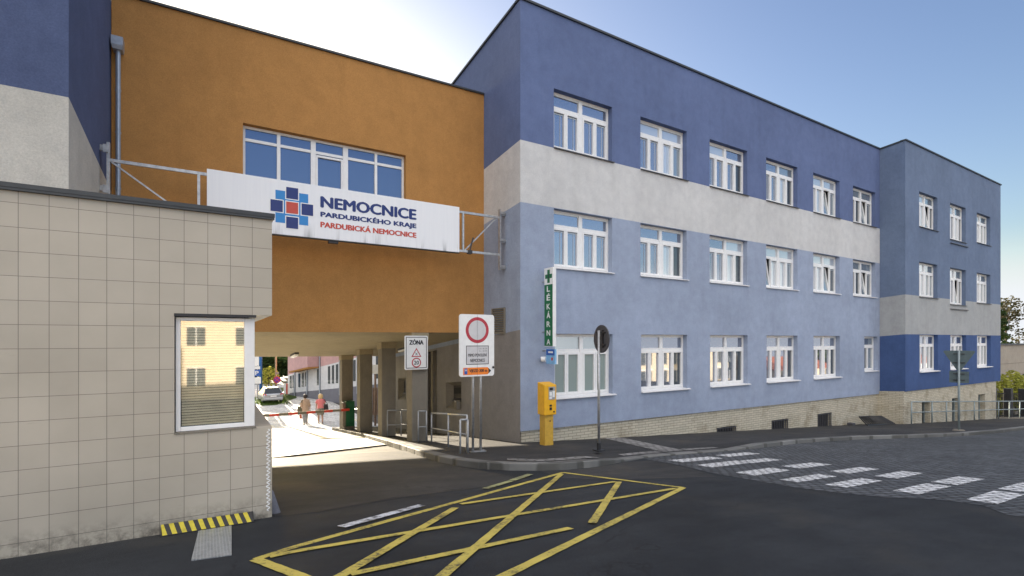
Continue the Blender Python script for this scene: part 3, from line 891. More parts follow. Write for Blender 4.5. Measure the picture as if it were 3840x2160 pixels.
# roof edge and lid
cp = MB()
cp.hexa([(X0 - 0.04, MY - 0.05, mtop(X0)), (X1, MY - 0.05, mtop(X1)), (X1, MY + 0.25, mtop(X1)), (X0 - 0.04, MY + 0.25, mtop(X0)),
         (X0 - 0.04, MY - 0.05, mtop(X0) + 0.06), (X1, MY - 0.05, mtop(X1) + 0.06), (X1, MY + 0.25, mtop(X1) + 0.06), (X0 - 0.04, MY + 0.25, mtop(X0) + 0.06)])
cp.hexa([(X0 - 0.05, MY + 0.26, 9.30 + sl(11.76)), (X0 + 0.25, MY + 0.26, 9.30 + sl(11.76)), (X0 + 0.25, 24.0, 9.30 + sl(24)), (X0 - 0.05, 24.0, 9.30 + sl(24)),
         (X0 - 0.05, MY + 0.26, 9.36 + sl(11.76)), (X0 + 0.25, MY + 0.26, 9.36 + sl(11.76)), (X0 + 0.25, 24.0, 9.36 + sl(24)), (X0 - 0.05, 24.0, 9.36 + sl(24))])
cp.build("roof_edge", M['coping'], main)
rf = MB()
rf.face([(X0, MY, 9.29), (X1, MY, 9.34), (X1, 24, 9.34 + sl(24)), (X0, 24, 9.29 + sl(24))])
rf.face([(X0, 24, -8), (X1, 24, -8), (X1, 24, 9.34 + sl(24)), (X0, 24, 9.29 + sl(24))])
rf.face([(X1, 11.5, -8), (X1, 24, -8), (X1, 24, 9.34 + sl(24)), (X1, 11.5, 9.34)])
rf.build("roof", M['coping'], main, fixn=False)
# windows: glass slots 0 sky, 1 dark (reveal's reflection painted on right sashes), 2 grey, 3 green; order = two top lights then sashes
for i in range(6):
    xa = 8.43 + 3.432 * i
    g1 = [[0, 0, 0, 0, 0, 0], [4, 4, 0, 0, 4, 2], [4, 0, 0, 0, 0, 1], [0, 2, 0, 0, 4, 1], [4, 4, 4, 4, 2], [2, 2, 1, 1, 1]][i]
    window(main, MY, xa, xa + 2.22, 5.49, 7.17, g1, 'dark', tilt=2 if i >= 4 else None, blinds=True)
    g2 = [[0, 0, 0, 0, 0, 0], [0, 0, 0, 0, 4, 1], [0, 4, 0, 0, 4, 1], [4, 4, 4, 4, 2], [4, 4, 4, 4, 1], [2, 2, 1, 1, 1]][i]
    window(main, MY, xa, xa + 2.22, 2.07, 3.755, g2, 'white', tilt={3: 0, 4: 2, 5: 2}.get(i), blinds=True)
    if i < 5:
        g3 = [[2, 2, 3, 3, 3, 3], [0, 0, 0, 0, 0, 1], [0, 0, 0, 0, 0, 1], [0, 0, 0, 0, 0, 1], [0, 0, 0, 0, 0, 1]][i]
        window(main, MY, xa + 0.03, xa + 2.24, -1.66, 0.175, g3, 'white', sillx=0.09)
window(main, MY, 26.68, 28.02, -1.50, 0.165, [2, 1, 2], 'white', halves=1)
# louvre vent high on the side wall
vt = MB()
for s_ in range(10):
    z = 0.24 + s_ * 0.066
    ya, yb = 12.33, 12.99
    vt.hexa([(7.27, ya, z), (7.27, yb, z), (7.30, yb, z + 0.02), (7.30, ya, z + 0.02), (7.255, ya, z + 0.02), (7.255, yb, z + 0.02), (7.299, yb, z + 0.05), (7.299, ya, z + 0.05)])
vt.box(7.25, 7.3, 12.28, 12.33, 0.18, 0.93); vt.box(7.25, 7.3, 12.99, 13.04, 0.18, 0.93)
vt.box(7.25, 7.3, 12.33, 12.99, 0.18, 0.23); vt.box(7.25, 7.3, 12.33, 12.99, 0.90, 0.93)
vt.build("vent", M['concrete'], main)

# ------------------------------------------------------------------ the wing that steps forward at the far end
WY, WX0, WX1 = 10.45, 28.25, 41.45
wing = thing("hospital_wing", "grey-blue end wing stepping forward, with a deep blue ground floor above cream bricks", "building", (28.3, 10.45, gz(28.3, 10.45)))
holes = []
wx = [29.79, 33.62, 37.48]
for i, x in enumerate(wx):
    holes += [(x, x + 2.2, 5.36 if i == 1 else 5.58, 7.29), (x, x + 2.2, 1.90 if i == 1 else 2.13, 3.85), (x + 0.05, x + 2.27, -1.57, 0.245)]
wf = MB()
bw = lambda z: 0 if z > 2.16 else (1 if z > 0.27 else 2)
wbot = lambda x: -2.45 - 0.004 * (x - WX0)
wall(wf, lambda a, z, d: (a, WY + d, z), WX0, WX1, lambda x: 9.46, wbot, holes, bw, 0.3, cuts=(2.16, 0.27))
wf.face([(WX0, WY, wbot(WX0)), (WX1, WY, wbot(WX1)), (WX1, WY + 0.3, wbot(WX1)), (WX0, WY + 0.3, wbot(WX0))], 2)
PW = lambda a, z, d: (WX0 + d, a, z - 0.09 * (a - WY))
wall(wf, PW, WY, 11.7, lambda a: 9.46, lambda a: -2.45, [], bw, 0.3, cuts=(2.16, 0.27))
wf.face([(WX1, WY, -2.5), (WX1, 24, -2.5), (WX1, 24, 8.2), (WX1, WY, 9.46)], 0)
wf.build("front_wall", [M['wing_blue'], M['wing_grey'], M['wing_deep']], wing)
wr = MB()
wr.face([(WX0, WY, 9.455), (WX1, WY, 9.455), (WX1, 24, 8.2), (WX0, 24, 8.2)])
wr.face([(WX0, 24, -8), (WX1, 24, -8), (WX1, 24, 8.2), (WX0, 24, 8.2)])
wr.build("roof", M['coping'], wing, fixn=False)
wc = MB()
wc.box(WX0 - 0.04, WX1 + 0.05, WY - 0.05, WY + 0.2, 9.46, 9.52)
wc.hexa([(WX0 - 0.05, WY + 0.21, 9.44), (WX0 + 0.2, WY + 0.21, 9.44), (WX0 + 0.2, 11.7, 9.35), (WX0 - 0.05, 11.7, 9.35),
         (WX0 - 0.05, WY + 0.21, 9.50), (WX0 + 0.2, WY + 0.21, 9.50), (WX0 + 0.2, 11.7, 9.41), (WX0 - 0.05, 11.7, 9.41)])
wc.build("roof_edge", M['coping'], wing)
wp = MB()
cell = [(30.25, 31.25, -4.35, -3.10, 0.3), (34.05, 35.2, -4.62, -3.14, 0.3), (37.9, 39.0, -4.72, -3.16, 0.3)]
wall(wp, lambda a, z, d: (a, WY + 0.05 + d, z), WX0 - 0.06, 40.85, lambda x: wbot(x) + 0.01, lambda x: gz(x, 10.5) - 0.3, cell, lambda z: 0, 0.3)
wp.face([(WX0 - 0.06, WY + 0.05, -2.44), (WX0 - 0.06, 11.6, -2.52), (WX0 - 0.06, 11.6, -4.7), (WX0 - 0.06, WY + 0.05, -4.7)])
wp.face([(40.85, WY + 0.05, -2.5), (40.85, 24, -2.5), (40.85, 24, -7), (40.85, WY + 0.05, -7)])
wp.build("brick_base", M['plinth'], wing)
for q, (a, b, c, d, e) in enumerate(cell):
    w = MB().face([(a, WY + 0.34, c), (b, WY + 0.34, c), (b, WY + 0.34, d), (a, WY + 0.34, d)]).build("cellar_window", M['black' if q == 0 else 'glass_dark'], wing)
    fb = MB()
    m = (a + b) / 2
    fb.box(a, a + 0.06, WY + 0.28, WY + 0.33, c, d); fb.box(b - 0.06, b, WY + 0.28, WY + 0.33, c, d); fb.box(m - 0.03, m + 0.03, WY + 0.28, WY + 0.33, c, d - 0.06)
    fb.box(a + 0.06, b - 0.06, WY + 0.28, WY + 0.33, d - 0.06, d); fb.box(a + 0.06, m - 0.03, WY + 0.28, WY + 0.33, c, c + 0.06); fb.box(m + 0.03, b - 0.06, WY + 0.28, WY + 0.33, c, c + 0.06)
    fb.build("frame", M['rail_green'], w)
for i, x in enumerate(wx):
    gl = [[4, 2, 4, 4, 1], [4, 2, 4, 0, 4, 1], [4, 2, 0, 4, 2, 2]][i]
    window(wing, WY, x, x + 2.2, 5.36 if i == 1 else 5.58, 7.29, gl, 'dark', tilt=2 if i == 0 else None)
    window(wing, WY, x, x + 2.2, 1.90 if i == 1 else 2.13, 3.85, [4, 2, 4, 4, 2, 2] if i != 1 else [4, 2, 4, 0, 1], 'dark', tilt=2 if i == 1 else None)
    window(wing, WY, x + 0.05, x + 2.27, -1.57, 0.245, [0, 0, 0, 0, 2, 1], 'white', sillx=0.09)
for z in (5.16, 1.66):
    MB().box(wx[1], wx[1] + 2.42, WY - 0.07, WY - 0.002, z - 0.03, z).build("ledge", M['dark_sill'], wing)

# ------------------------------------------------------------------ the orange gateway building over the passage
GY, GX0, GX1 = 13.6, -1.745, 7.30
gate = thing("gateway_building", "orange building bridging the hospital entrance passage on a row of pillars", "building", (2.8, 13.6, gz(2.8, 13.6)))
gw = MB()
gbot = lambda x: 0.185 + 0.004 * (x + 1.7)
gtop = lambda x: 7.44 + 0.013 * (x + 1.7)
gh = (0.74, 4.80, 3.15, 5.22)
wall(gw, lambda a, z, d: (a, GY + d, z), GX0, GX1, gtop, gbot, [gh], lambda z: 0, 0.25)
gw.build("front_wall", M['orange'], gate)
BL, BR_ = (GX0, 21.5), (7.30, 23.6)
zs_ = lambda x, y: gbot(x) - 0.1 * (y - GY)
sf = MB()
sf.face([(GX0, GY, gbot(GX0)), (GX1, GY, gbot(GX1)), (BR_[0], BR_[1], zs_(*BR_)), (BL[0], BL[1], zs_(*BL))])
sf.build("soffit", M['soffit'], gate)
mb = MB()
mb.face([(BL[0], BL[1], zs_(*BL)), (BR_[0], BR_[1], zs_(*BR_)), (BR_[0], BR_[1], 6.5), (BL[0], BL[1], 6.5)])
mb.face([(GX0, GY, 7.43), (GX1, GY, 7.55), (BR_[0], BR_[1], 6.5), (BL[0], BL[1], 6.5)])
mb.build("roof", M['coping'], gate, fixn=False)
mb = MB()
mb.hexa([(GX0, GY - 0.05, gtop(GX0)), (GX1 - 0.01, GY - 0.05, gtop(GX1)), (GX1 - 0.01, GY + 0.2, gtop(GX1)), (GX0, GY + 0.2, gtop(GX0)),
         (GX0, GY - 0.05, gtop(GX0) + 0.05), (GX1 - 0.01, GY - 0.05, gtop(GX1) + 0.05), (GX1 - 0.01, GY + 0.2, gtop(GX1) + 0.05), (GX0, GY + 0.2, gtop(GX0) + 0.05)])
mb.build("roof_edge", M['coping'], gate)
# strip window with five bays
fy = GY + 0.17
f = MB()
f.box(0.74, 0.80, fy, fy + 0.07, 3.15, 5.22); f.box(4.74, 4.80, fy, fy + 0.07, 3.15, 5.22)
f.box(0.80, 4.74, fy, fy + 0.07, 5.16, 5.22)
bars = [(1.50, 1.58), (2.30, 2.42), (3.11, 3.24), (3.96, 4.03)]
prev = 0.80
spans = []
for a, b in bars + [(4.74, 4.80)]:
    spans.append((prev, a))
    if b < 4.75:
        f.box(a, b, fy - 0.02, fy + 0.07, 3.15, 5.16)
    prev = b
for a, b in spans:
    f.box(a, b, fy, fy + 0.07, 4.855, 4.925)
a, b = spans[2]
f.box(a + 0.005, a + 0.05, fy - 0.025, fy + 0.05, 3.2, 4.82); f.box(b - 0.05, b - 0.005, fy - 0.025, fy + 0.05, 3.2, 4.82); f.box(a + 0.05, b - 0.05, fy - 0.025, fy + 0.05, 4.77, 4.82)
gwn = f.build("window", M['white_frame'], gate)
MB().face([(0.8, fy + 0.03, 3.15), (4.74, fy + 0.03, 3.15), (4.74, fy + 0.03, 5.16), (0.8, fy + 0.03, 5.16)]).build("pane", M['glass_gate'], gwn, fixn=False)
# pillars along the footway
for i, py in enumerate((13.62, 16.5, 19.3, 22.3)):
    zb0 = gz(5.2, py + 0.25) + 0.05
    pl = MB()
    pl.hexa([(4.99, py, zb0), (5.47, py, zb0), (5.47, py + 0.45, zb0), (4.99, py + 0.45, zb0),
             (4.99, py, zs_(5, py) - 0.2), (5.47, py, zs_(5, py) - 0.2), (5.47, py + 0.45, zs_(5, py + 0.45) - 0.2), (4.99, py + 0.45, zs_(5, py + 0.45) - 0.2)])
    po = pl.build("pillar", M['concrete'], gate, bevel=0.015)
    cp = MB()
    cp.hexa([(4.97, py - 0.02, zs_(5, py) - 0.2), (5.49, py - 0.02, zs_(5, py) - 0.2), (5.49, py + 0.47, zs_(5, py + 0.45) - 0.2), (4.97, py + 0.47, zs_(5, py + 0.45) - 0.2),
             (4.97, py - 0.02, zs_(5, py) - 0.002), (5.49, py - 0.02, zs_(5, py) - 0.002), (5.49, py + 0.47, zs_(5, py + 0.45) - 0.002), (4.97, py + 0.47, zs_(5, py + 0.45) - 0.002)])
    cp.build("capital", M['soffit'], po)
# strip lights under the soffit
for (lx, ly, L) in ((2.82, 20.3, 1.25), (6.5, 18.5, 0.9)):
    t1 = zs_(lx, ly); t2 = zs_(lx, ly + L)
    hs = MB().hexa([(lx, ly, t1 - 0.07), (lx + 0.15, ly, t1 - 0.07), (lx + 0.15, ly + L, t2 - 0.07), (lx, ly + L, t2 - 0.07),
                    (lx, ly, t1 - 0.003), (lx + 0.15, ly, t1 - 0.003), (lx + 0.15, ly + L, t2 - 0.003), (lx, ly + L, t2 - 0.003)]).build("ceiling_lamp", M['dark_metal'], gate)
    MB().hexa([(lx + 0.02, ly + 0.03, t1 - 0.13), (lx + 0.13, ly + 0.03, t1 - 0.13), (lx + 0.13, ly + L - 0.03, t2 - 0.13), (lx + 0.02, ly + L - 0.03, t2 - 0.13),
               (lx + 0.01, ly + 0.02, t1 - 0.072), (lx + 0.14, ly + 0.02, t1 - 0.072), (lx + 0.14, ly + L - 0.02, t2 - 0.072), (lx + 0.01, ly + L - 0.02, t2 - 0.072)]).build("diffuser", M['sign_white'], hs)
# rainwater pipe with its hopper in the corner
dp = MB().cyl((-1.615, 13.47, 6.2), (-1.615, 13.47, 0.0), 0.045, 0.045, 12)
for z in (5.3, 4.4, 3.2):
    dp.cyl((-1.615, 13.47, z), (-1.615, 13.47, z + 0.05), 0.052, 0.052, 12)
dpo = dp.build("downpipe", M['zinc'], gate, smooth=False)
MB().hexa([(-1.70, 13.36, 6.16), (-1.53, 13.36, 6.16), (-1.53, 13.59, 6.16), (-1.70, 13.59, 6.16), (-1.72, 13.33, 6.24), (-1.52, 13.33, 6.24), (-1.52, 13.59, 6.24), (-1.72, 13.59, 6.24)]).box(-1.72, -1.52, 13.33, 13.59, 6.242, 6.42).build("hopper", M['zinc'], dpo)

# ------------------------------------------------------------------ tall building at the left edge
tower = thing("tower_building", "tall dark blue building with a grey lower wall, cut off by the left edge", "building", (-1.75, 9.78, gz(-1.75, 9.78)))
TX, TY = -1.755, 9.78
tb = MB()
tf = lambda z: 0 if z > 3.61 else 1
wall(tb, lambda a, z, d: (a, TY + d, z), -9.0, TX, lambda a: 13.0, lambda a: gz(a, TY) - 0.3, [], tf, 0.1, cuts=(3.61,))
wall(tb, lambda a, z, d: (TX - d, a, z - 0.105 * (a - TY)), TY, 22.0, lambda a: 13.0, lambda a: gz(TX, a) + 0.105 * (a - TY) - 0.3, [], tf, 0.1, cuts=(3.61,))
tb.build("wall", [M['tower_blue'], M['tower_grey']], tower, fixn=False)
mb = MB()
mb.face([(-9, TY, 13), (TX, TY, 13), (TX, 22, 11.7), (-9, 22, 11.7)]); mb.face([(-9, 22, -6), (TX, 22, -6), (TX, 22, 11.7), (-9, 22, 11.7)]); mb.face([(-9, TY, -6), (-9, 22, -6), (-9, 22, 11.7), (-9, TY, 13)])
mb.build("roof", M['coping'], tower, fixn=False)

# ------------------------------------------------------------------ tiled gatehouse
KY, KX1, KXL, KB = 5.85, 0.59, -4.2, 9.6
kiosk = thing("gatehouse", "beige tiled gatehouse with a corner window and dark roof edge", "gatehouse", (0.59, 5.85, gz(0.59, 5.85)))
kb = MB()
wall(kb, lambda a, z, d: (a, KY + d, z), KXL, KX1, lambda a: 1.295, lambda a: gz(a, KY) - 0.2, [(-0.27, KX1, -0.92, 0.26, 0.10)], lambda z: 0, 0.1)
# the hole is open at the corner: drop the reveal that would close it
kb.f.pop(-3); kb.m.pop(-3)
kb.face([(KX1, KY, gz(0.59, KY) - 0.2), (KX1, KB, gz(0.59, KB) - 0.2), (KX1, KB, -0.92), (KX1, KY, -0.92)])
kb.face([(KX1, KY, 0.26), (KX1, KB, 0.26), (KX1, KB, 1.295), (KX1, KY, 1.295)])
kb.face([(0.43, KY + 0.1, 0.26), (KX1, KY + 0.1, 0.26), (KX1, KB, 0.26), (0.43, KB, 0.26)])
kb.face([(0.43, KY + 0.1, -0.92), (KX1, KY + 0.1, -0.92), (KX1, KB, -0.92), (0.43, KB, -0.92)])
kb.face([(KXL, KB, -4), (KX1, KB, -4), (KX1, KB, 1.295), (KXL, KB, 1.295)])
kb.face([(KXL, KY, 1.294), (KX1, KY, 1.294), (KX1, KB, 1.294), (KXL, KB, 1.294)])
kb.face([(KXL, KY, -4), (KXL, KB, -4), (KXL, KB, 1.295), (KXL, KY, 1.295)])
kb.build("wall", M['tile'], kiosk, fixn=False)
ke = MB()
ke.box(KXL, KX1 + 0.025, KY - 0.035, KY + 0.15, 1.296, 1.335)
ke.box(KX1 - 0.15, KX1 + 0.025, KY + 0.151, KB, 1.296, 1.335)
ke.box(KXL, KX1 + 0.02, KY - 0.03, KY - 0.003, 1.272, 1.2955)
ke.build("roof_edge", M['coping'], kiosk)
f = MB()
wy = KY + 0.055
f.box(-0.262, -0.222, wy, wy + 0.07, -0.905, 0.225); f.box(0.335, 0.43, wy, wy + 0.095, -0.905, 0.225)
f.box(-0.222, 0.335, wy, wy + 0.07, 0.19, 0.225); f.box(-0.222, 0.335, wy, wy + 0.07, -0.905, -0.865)
f.box(0.335, 0.43, KB - 0.3, KB - 0.2, -0.905, 0.225)
f.box(0.36, 0.43, wy + 0.096, KB - 0.301, -0.905, -0.85); f.box(0.36, 0.43, wy + 0.096, KB - 0.301, 0.18, 0.225)
kw = f.build("window", M['white_frame'], kiosk, bevel=0.004)
MB().face([(-0.222, wy + 0.03, -0.865), (0.335, wy + 0.03, -0.865), (0.335, wy + 0.03, 0.19), (-0.222, wy + 0.03, 0.19)]).build("pane", M['clear'], kw, fixn=False)
MB().face([(0.40, wy + 0.1, -0.85), (0.40, KB - 0.3, -0.85), (0.40, KB - 0.3, 0.18), (0.40, wy + 0.1, 0.18)]).build("side_pane", M['glass_mid'], kw, fixn=False)
bl = MB()
nsl = 40
for i in range(nsl):
    z = -0.855 + 1.04 * i / (nsl - 1)
    bl.hexa([(-0.215, wy + 0.050, z - 0.002), (0.33, wy + 0.050, z - 0.002), (0.33, wy + 0.062, z + 0.0185), (-0.215, wy + 0.062, z + 0.0185),
             (-0.215, wy + 0.049, z - 0.001), (0.33, wy + 0.049, z - 0.001), (0.33, wy + 0.061, z + 0.0195), (-0.215, wy + 0.061, z + 0.0195)])
bl.build("blind", M['blind'], kw)
MB().box(-0.26, 0.36, wy + 0.25, wy + 0.27, -0.92, 0.26).build("black_backing", M['black'], kw)  # black panel in place of the gatehouse's unlit inside
lt = MB()
lt.box(-0.272, 0.44, KY - 0.006, KY + 0.05, 0.232, 0.2585)
lt.build("lintel_strip", M['dark_metal'], kw)
sl_ = MB()
sl_.box(-0.272, 0.44, KY - 0.012, KY + 0.054, -0.9195, -0.907)
sl_.build("sill", M['concrete'], kw)
zz = MB()
pts = []
n = 42
for i in range(n * 4 + 1):
    z = -0.945 - (0.86) * i / (n * 4)
    pts.append((0.553 + 0.015 * math.sin(i * math.pi / 4) + 0.004 * math.sin(i * 0.31), KY - 0.004, z))
zz.tube(pts, 0.0055, 5)
zz.build("wavy_line", M['sign_white'], kiosk)
gs = MB().cyl((0.64, 6.05, gz(0.66, 6.05) - 0.1), (0.60, 6.05, gz(0.66, 6.05) + 0.26), 0.085, 0.02, 12)
tag(gs.build("guard_stone", M['plinth_grey'], None, smooth=True, bevel=0.02), "rounded grey guard stone at the foot of the tiled gatehouse corner", "guard stone")

# black and yellow kerb ramp, and the steel plate in front of it
bx0, bx1 = -0.375, 0.41
bm_ = MB()
ns = 20
def bpt(x, t):
    y = 5.72 + 0.10 * t
    return (x, y, gz(x, y) + 0.012 + 0.085 * t)
for i in range(ns):
    xa = bx0 + (bx1 - bx0) * i / ns; xb = bx0 + (bx1 - bx0) * (i + 1) / ns
    sk = 0.035
    q = lambda x, t: bpt(min(max(x - sk * t + sk * 0.5, bx0), bx1), t)
    bm_.face([q(xa, 0), q(xb, 0), q(xb, 1), q(xa, 1)], i % 2)
bm_.hexa([(bx0, 5.715, gz(bx0, 5.72)), (bx1, 5.715, gz(bx1, 5.72)), (bx1, 5.845, gz(bx1, 5.84)), (bx0, 5.845, gz(bx0, 5.84)),
          (bx0, 5.716, gz(bx0, 5.72) + 0.008), (bx1, 5.716, gz(bx1, 5.72) + 0.008), (bx1, 5.845, gz(bx1, 5.84) + 0.092), (bx0, 5.845, gz(bx0, 5.84) + 0.092)], 1)
tag(bm_.build("wall_bumper", [M['stripe_yellow'], M['black']], None, fixn=False), "black and yellow striped rubber bumper along the foot of the tiled wall", "bumper")
pt = MB()
poly = [(-0.105, 4.66), (0.17, 4.60), (0.21, 5.705), (-0.07, 5.70)]
pt.prism([gp(x, y, 0.001) for x, y in poly], (0, 0, 0.008))
tag(pt.build("steel_plate", M['chequer'], None), "galvanised chequered steel plate lying on the asphalt before the striped bumper", "plate")

# ------------------------------------------------------------------ hospital sign on its frame
SY = 12.3
sign = thing("hospital_sign", "long white hospital signboard with a blue cross of squares, fixed across the orange wall", "sign", (2.9, SY, 2.37))
pb = MB().box(0.0, 5.85, SY, SY + 0.09, 2.375, 3.605)
pb.build("panel", M['signboard'], sign, bevel=0.006)
mb = MB().box(-0.004, 5.854, SY - 0.004, SY + 0.094, 2.352, 2.374)
mb.build("bottom_trim", M['dark_metal'], sign)
for (x0, x1, xv, dg) in ((-1.60, -0.002, -0.17, (-1.58, -0.2)), (5.852, 7.10, 5.95, (7.02, 6.02))):
    fr = MB()
    fr.box(x0, x1, SY + 0.02, SY + 0.07, 3.46, 3.52)
    fr.box(x0, x1, SY + 0.02, SY + 0.07, 2.40, 2.46)
    fr.box(xv, xv + 0.05, SY + 0.015, SY + 0.065, 2.459, 3.461)
    fr.bar((dg[0], SY + 0.045, 3.46), (dg[1], SY + 0.045, 2.45), 0.033, 0.03)
    fr.build("frame", M['galv'], sign)
bk = MB()
bk.box(7.10, 7.15, SY - 0.02, SY + 0.06, 2.0, 3.72)
for z in (2.08, 2.83, 3.60):
    bk.box(7.151, 7.299, SY - 0.015, SY + 0.055, z - 0.06, z + 0.06)
    bk.box(7.08, 7.30, SY - 0.05, SY - 0.021, z - 0.02, z + 0.02)
bk.build("bracket", M['galv'], sign)
bk = MB()
bk.box(-1.65, -1.60, SY - 0.02, SY + 0.06, 2.0, 3.82)
for z in (2.12, 2.92, 3.70):
    bk.box(-1.754, -1.651, SY - 0.015, SY + 0.055, z - 0.05, z + 0.05)
    bk.box(-1.70, -1.62, SY - 0.06, SY - 0.021, z - 0.09, z + 0.06)
bk.build("bracket", M['galv'], sign)
cl = MB()
cl.box(6.12, 6.24, SY - 0.01, SY + 0.10, 2.37, 2.47); cl.bar((6.18, SY + 0.03, 2.47), (6.27, SY + 0.0, 2.82), 0.04, 0.04)
cl.build("clamp", M['dark_metal'], sign)
lp = MB().box(2.46, 2.68, SY + 0.02, SY + 0.16, 2.30, 2.351)
lp.build("floodlight", M['dark_metal'], sign)
# emblem: light-blue square with a red centre and four navy squares, each with a white rim
e = MB()
def sq(xa, xb, za, zb, mi, lay):
    y = SY - 0.002 - 0.0018 * lay
    e.face([(xa, y, za), (xb, y, za), (xb, y, zb), (xa, y, zb)], mi)
sq(1.31, 2.0, 2.64, 3.365, 0, 0)
for (cx_, cz_, mi) in ((1.657, 3.005, 2), (1.657, 3.335, 1), (1.657, 2.665, 1), (1.335, 3.01, 1), (1.98, 3.005, 1)):
    s_ = 0.126
    sq(cx_ - s_ - 0.02, cx_ + s_ + 0.02, cz_ - s_ - 0.024, cz_ + s_ + 0.024, 3, 1)
    sq(cx_ - s_, cx_ + s_, cz_ - s_ - 0.004, cz_ + s_ + 0.004, mi, 2)
e.build("emblem", [M['cyan'], M['navy'], M['brick_red'], M['sign_white']], sign)
for body, w, h, zc, mat, bo in (("NEMOCNICE", 2.36, 0.275, 3.235, 'navy', 0.075), ("PARDUBICK\u00c9HO KRAJE", 2.36, 0.185, 2.942, 'navy', 0.065), ("PARDUBICK\u00c1 NEMOCNICE", 2.36, 0.168, 2.72, 'brick_red', 0.06)):
    text_mb(body, w, h, front(3.445, zc, SY - 0.004), bold=bo).build("lettering", M[mat], sign)

# ------------------------------------------------------------------ street signs at the passage
zn = thing("zone_sign", "rectangular white zone sign with a warning triangle and a 20 limit on the front pillar", "sign", (5.07, 13.5, -0.84))
def rrect(cx_, cz_, w, h, rad, y, n=4):
    pts = []
    for (sx_, sz_, a0) in ((1, 1, 0), (-1, 1, 90), (-1, -1, 180), (1, -1, 270)):
        for i in range(n + 1):
            a = R(a0 + 90 * i / n)
            pts.append((cx_ + sx_ * (w / 2 - rad) + rad * math.cos(a), y, cz_ + sz_ * (h / 2 - rad) + rad * math.sin(a)))
    return pts
def ring(mb, cx_, cz_, ro, ri, y, mi=0, n=40):
    for i in range(n):
        a, b = 2 * math.pi * i / n, 2 * math.pi * (i + 1) / n
        mb.face([(cx_ + ro * math.cos(a), y, cz_ + ro * math.sin(a)), (cx_ + ro * math.cos(b), y, cz_ + ro * math.sin(b)),
                 (cx_ + ri * math.cos(b), y, cz_ + ri * math.sin(b)), (cx_ + ri * math.cos(a), y, cz_ + ri * math.sin(a))], mi)
def disc(mb, cx_, cz_, r_, y, mi=0, n=40):
    mb.face([(cx_ + r_ * math.cos(2 * math.pi * i / n), y, cz_ + r_ * math.sin(2 * math.pi * i / n)) for i in range(n)], mi)
zy_ = 13.5
MB().prism(rrect(5.075, -0.36, 0.69, 0.96, 0.04, zy_), (0, 0.025, 0)).build("panel", M['sign_white'], zn)
MB().box(4.8, 5.3, zy_ + 0.026, 13.61, -0.2, -0.15).box(4.8, 5.3, zy_ + 0.026, 13.61, -0.6, -0.55).build("bracket", M['galv'], zn)
b_ = MB()
x0, x1, z0, z1, t = 4.765, 5.385, -0.805, 0.085, 0.02
yy = zy_ - 0.002
for q in ((x0, x1, z1 - t, z1), (x0, x1, z0, z0 + t), (x0, x0 + t, z0 + t, z1 - t), (x1 - t, x1, z0 + t, z1 - t)):
    b_.face([(q[0], yy, q[2]), (q[1], yy, q[2]), (q[1], yy, q[3]), (q[0], yy, q[3])])
b_.build("border", M['letter_grey'], zn)
text_mb("Z\u00d3NA", 0.43, 0.165, front(5.075, -0.055, zy_ - 0.003), bold=0.06).build("lettering", M['letter_grey'], zn)
t_ = MB()
tri = lambda s, y, mi, cz_=-0.395: t_.face([(5.075 - s, y, cz_ - s * 0.58), (5.075 + s, y, cz_ - s * 0.58), (5.075, y, cz_ + s * 1.16)], mi)
tri(0.15, zy_ - 0.002, 0); tri(0.105, zy_ - 0.003, 1)
for sg in (1, -1):
    t_.face([(5.075 - 0.032 * sg - 0.008, zy_ - 0.004, -0.435), (5.075 - 0.032 * sg + 0.008, zy_ - 0.004, -0.435), (5.075 + 0.032 * sg + 0.008, zy_ - 0.0041, -0.36), (5.075 + 0.032 * sg - 0.008, zy_ - 0.0041, -0.36)], 2)
t_.build("warning_triangle", [M['sign_red'], M['sign_white'], M['letter_grey']], zn, fixn=False)
c_ = MB()
disc(c_, 5.075, -0.645, 0.14, zy_ - 0.002, 0); disc(c_, 5.075, -0.645, 0.108, zy_ - 0.003, 1)
c_.build("speed_roundel", [M['sign_red'], M['sign_white']], zn, fixn=False)
text_mb("20", 0.15, 0.115, front(5.075, -0.645, zy_ - 0.005), bold=0.04).build("lettering", M['letter_grey'], zn)

ne = thing("entry_sign", "tall white no-entry board with a red ring, on two steel posts before the passage", "sign", (5.1, 9.8, gz(5.1, 9.8) + 0.13))
ny = 9.76
MB().prism(rrect(5.07, -0.12, 0.86, 1.36, 0.06, ny), (0, 0.03, 0)).build("panel", M['sign_white'], ne)
for x in (5.0, 5.19):
    MB().cyl((x, 9.825, gz(x, 9.82) + 0.1), (x, 9.825, 0.5), 0.028, 0.028, 12).build("post", M['galv'], ne, smooth=True)
MB().box(4.93, 5.30, 9.76, 9.88, gz(5.1, 9.82) + 0.12, gz(5.1, 9.82) + 0.15).build("base_plate", M['galv'], ne)
c_ = MB()
disc(c_, 5.075, 0.215, 0.285, ny - 0.002, 0); disc(c_, 5.075, 0.215, 0.215, ny - 0.003, 1)
c_.build("red_ring", [M['sign_red'], M['sign_grey']], ne, fixn=False)
b_ = MB()
b_.face([(4.80, ny - 0.002, -0.54), (5.36, ny - 0.002, -0.54), (5.36, ny - 0.002, -0.125), (4.80, ny - 0.002, -0.125)], 0)
b_.face([(4.815, ny - 0.003, -0.525), (5.345, ny - 0.003, -0.525), (5.345, ny - 0.003, -0.14), (4.815, ny - 0.003, -0.14)], 1)
b_.build("text_panel", [M['letter_grey'], M['sign_grey']], ne, fixn=False)
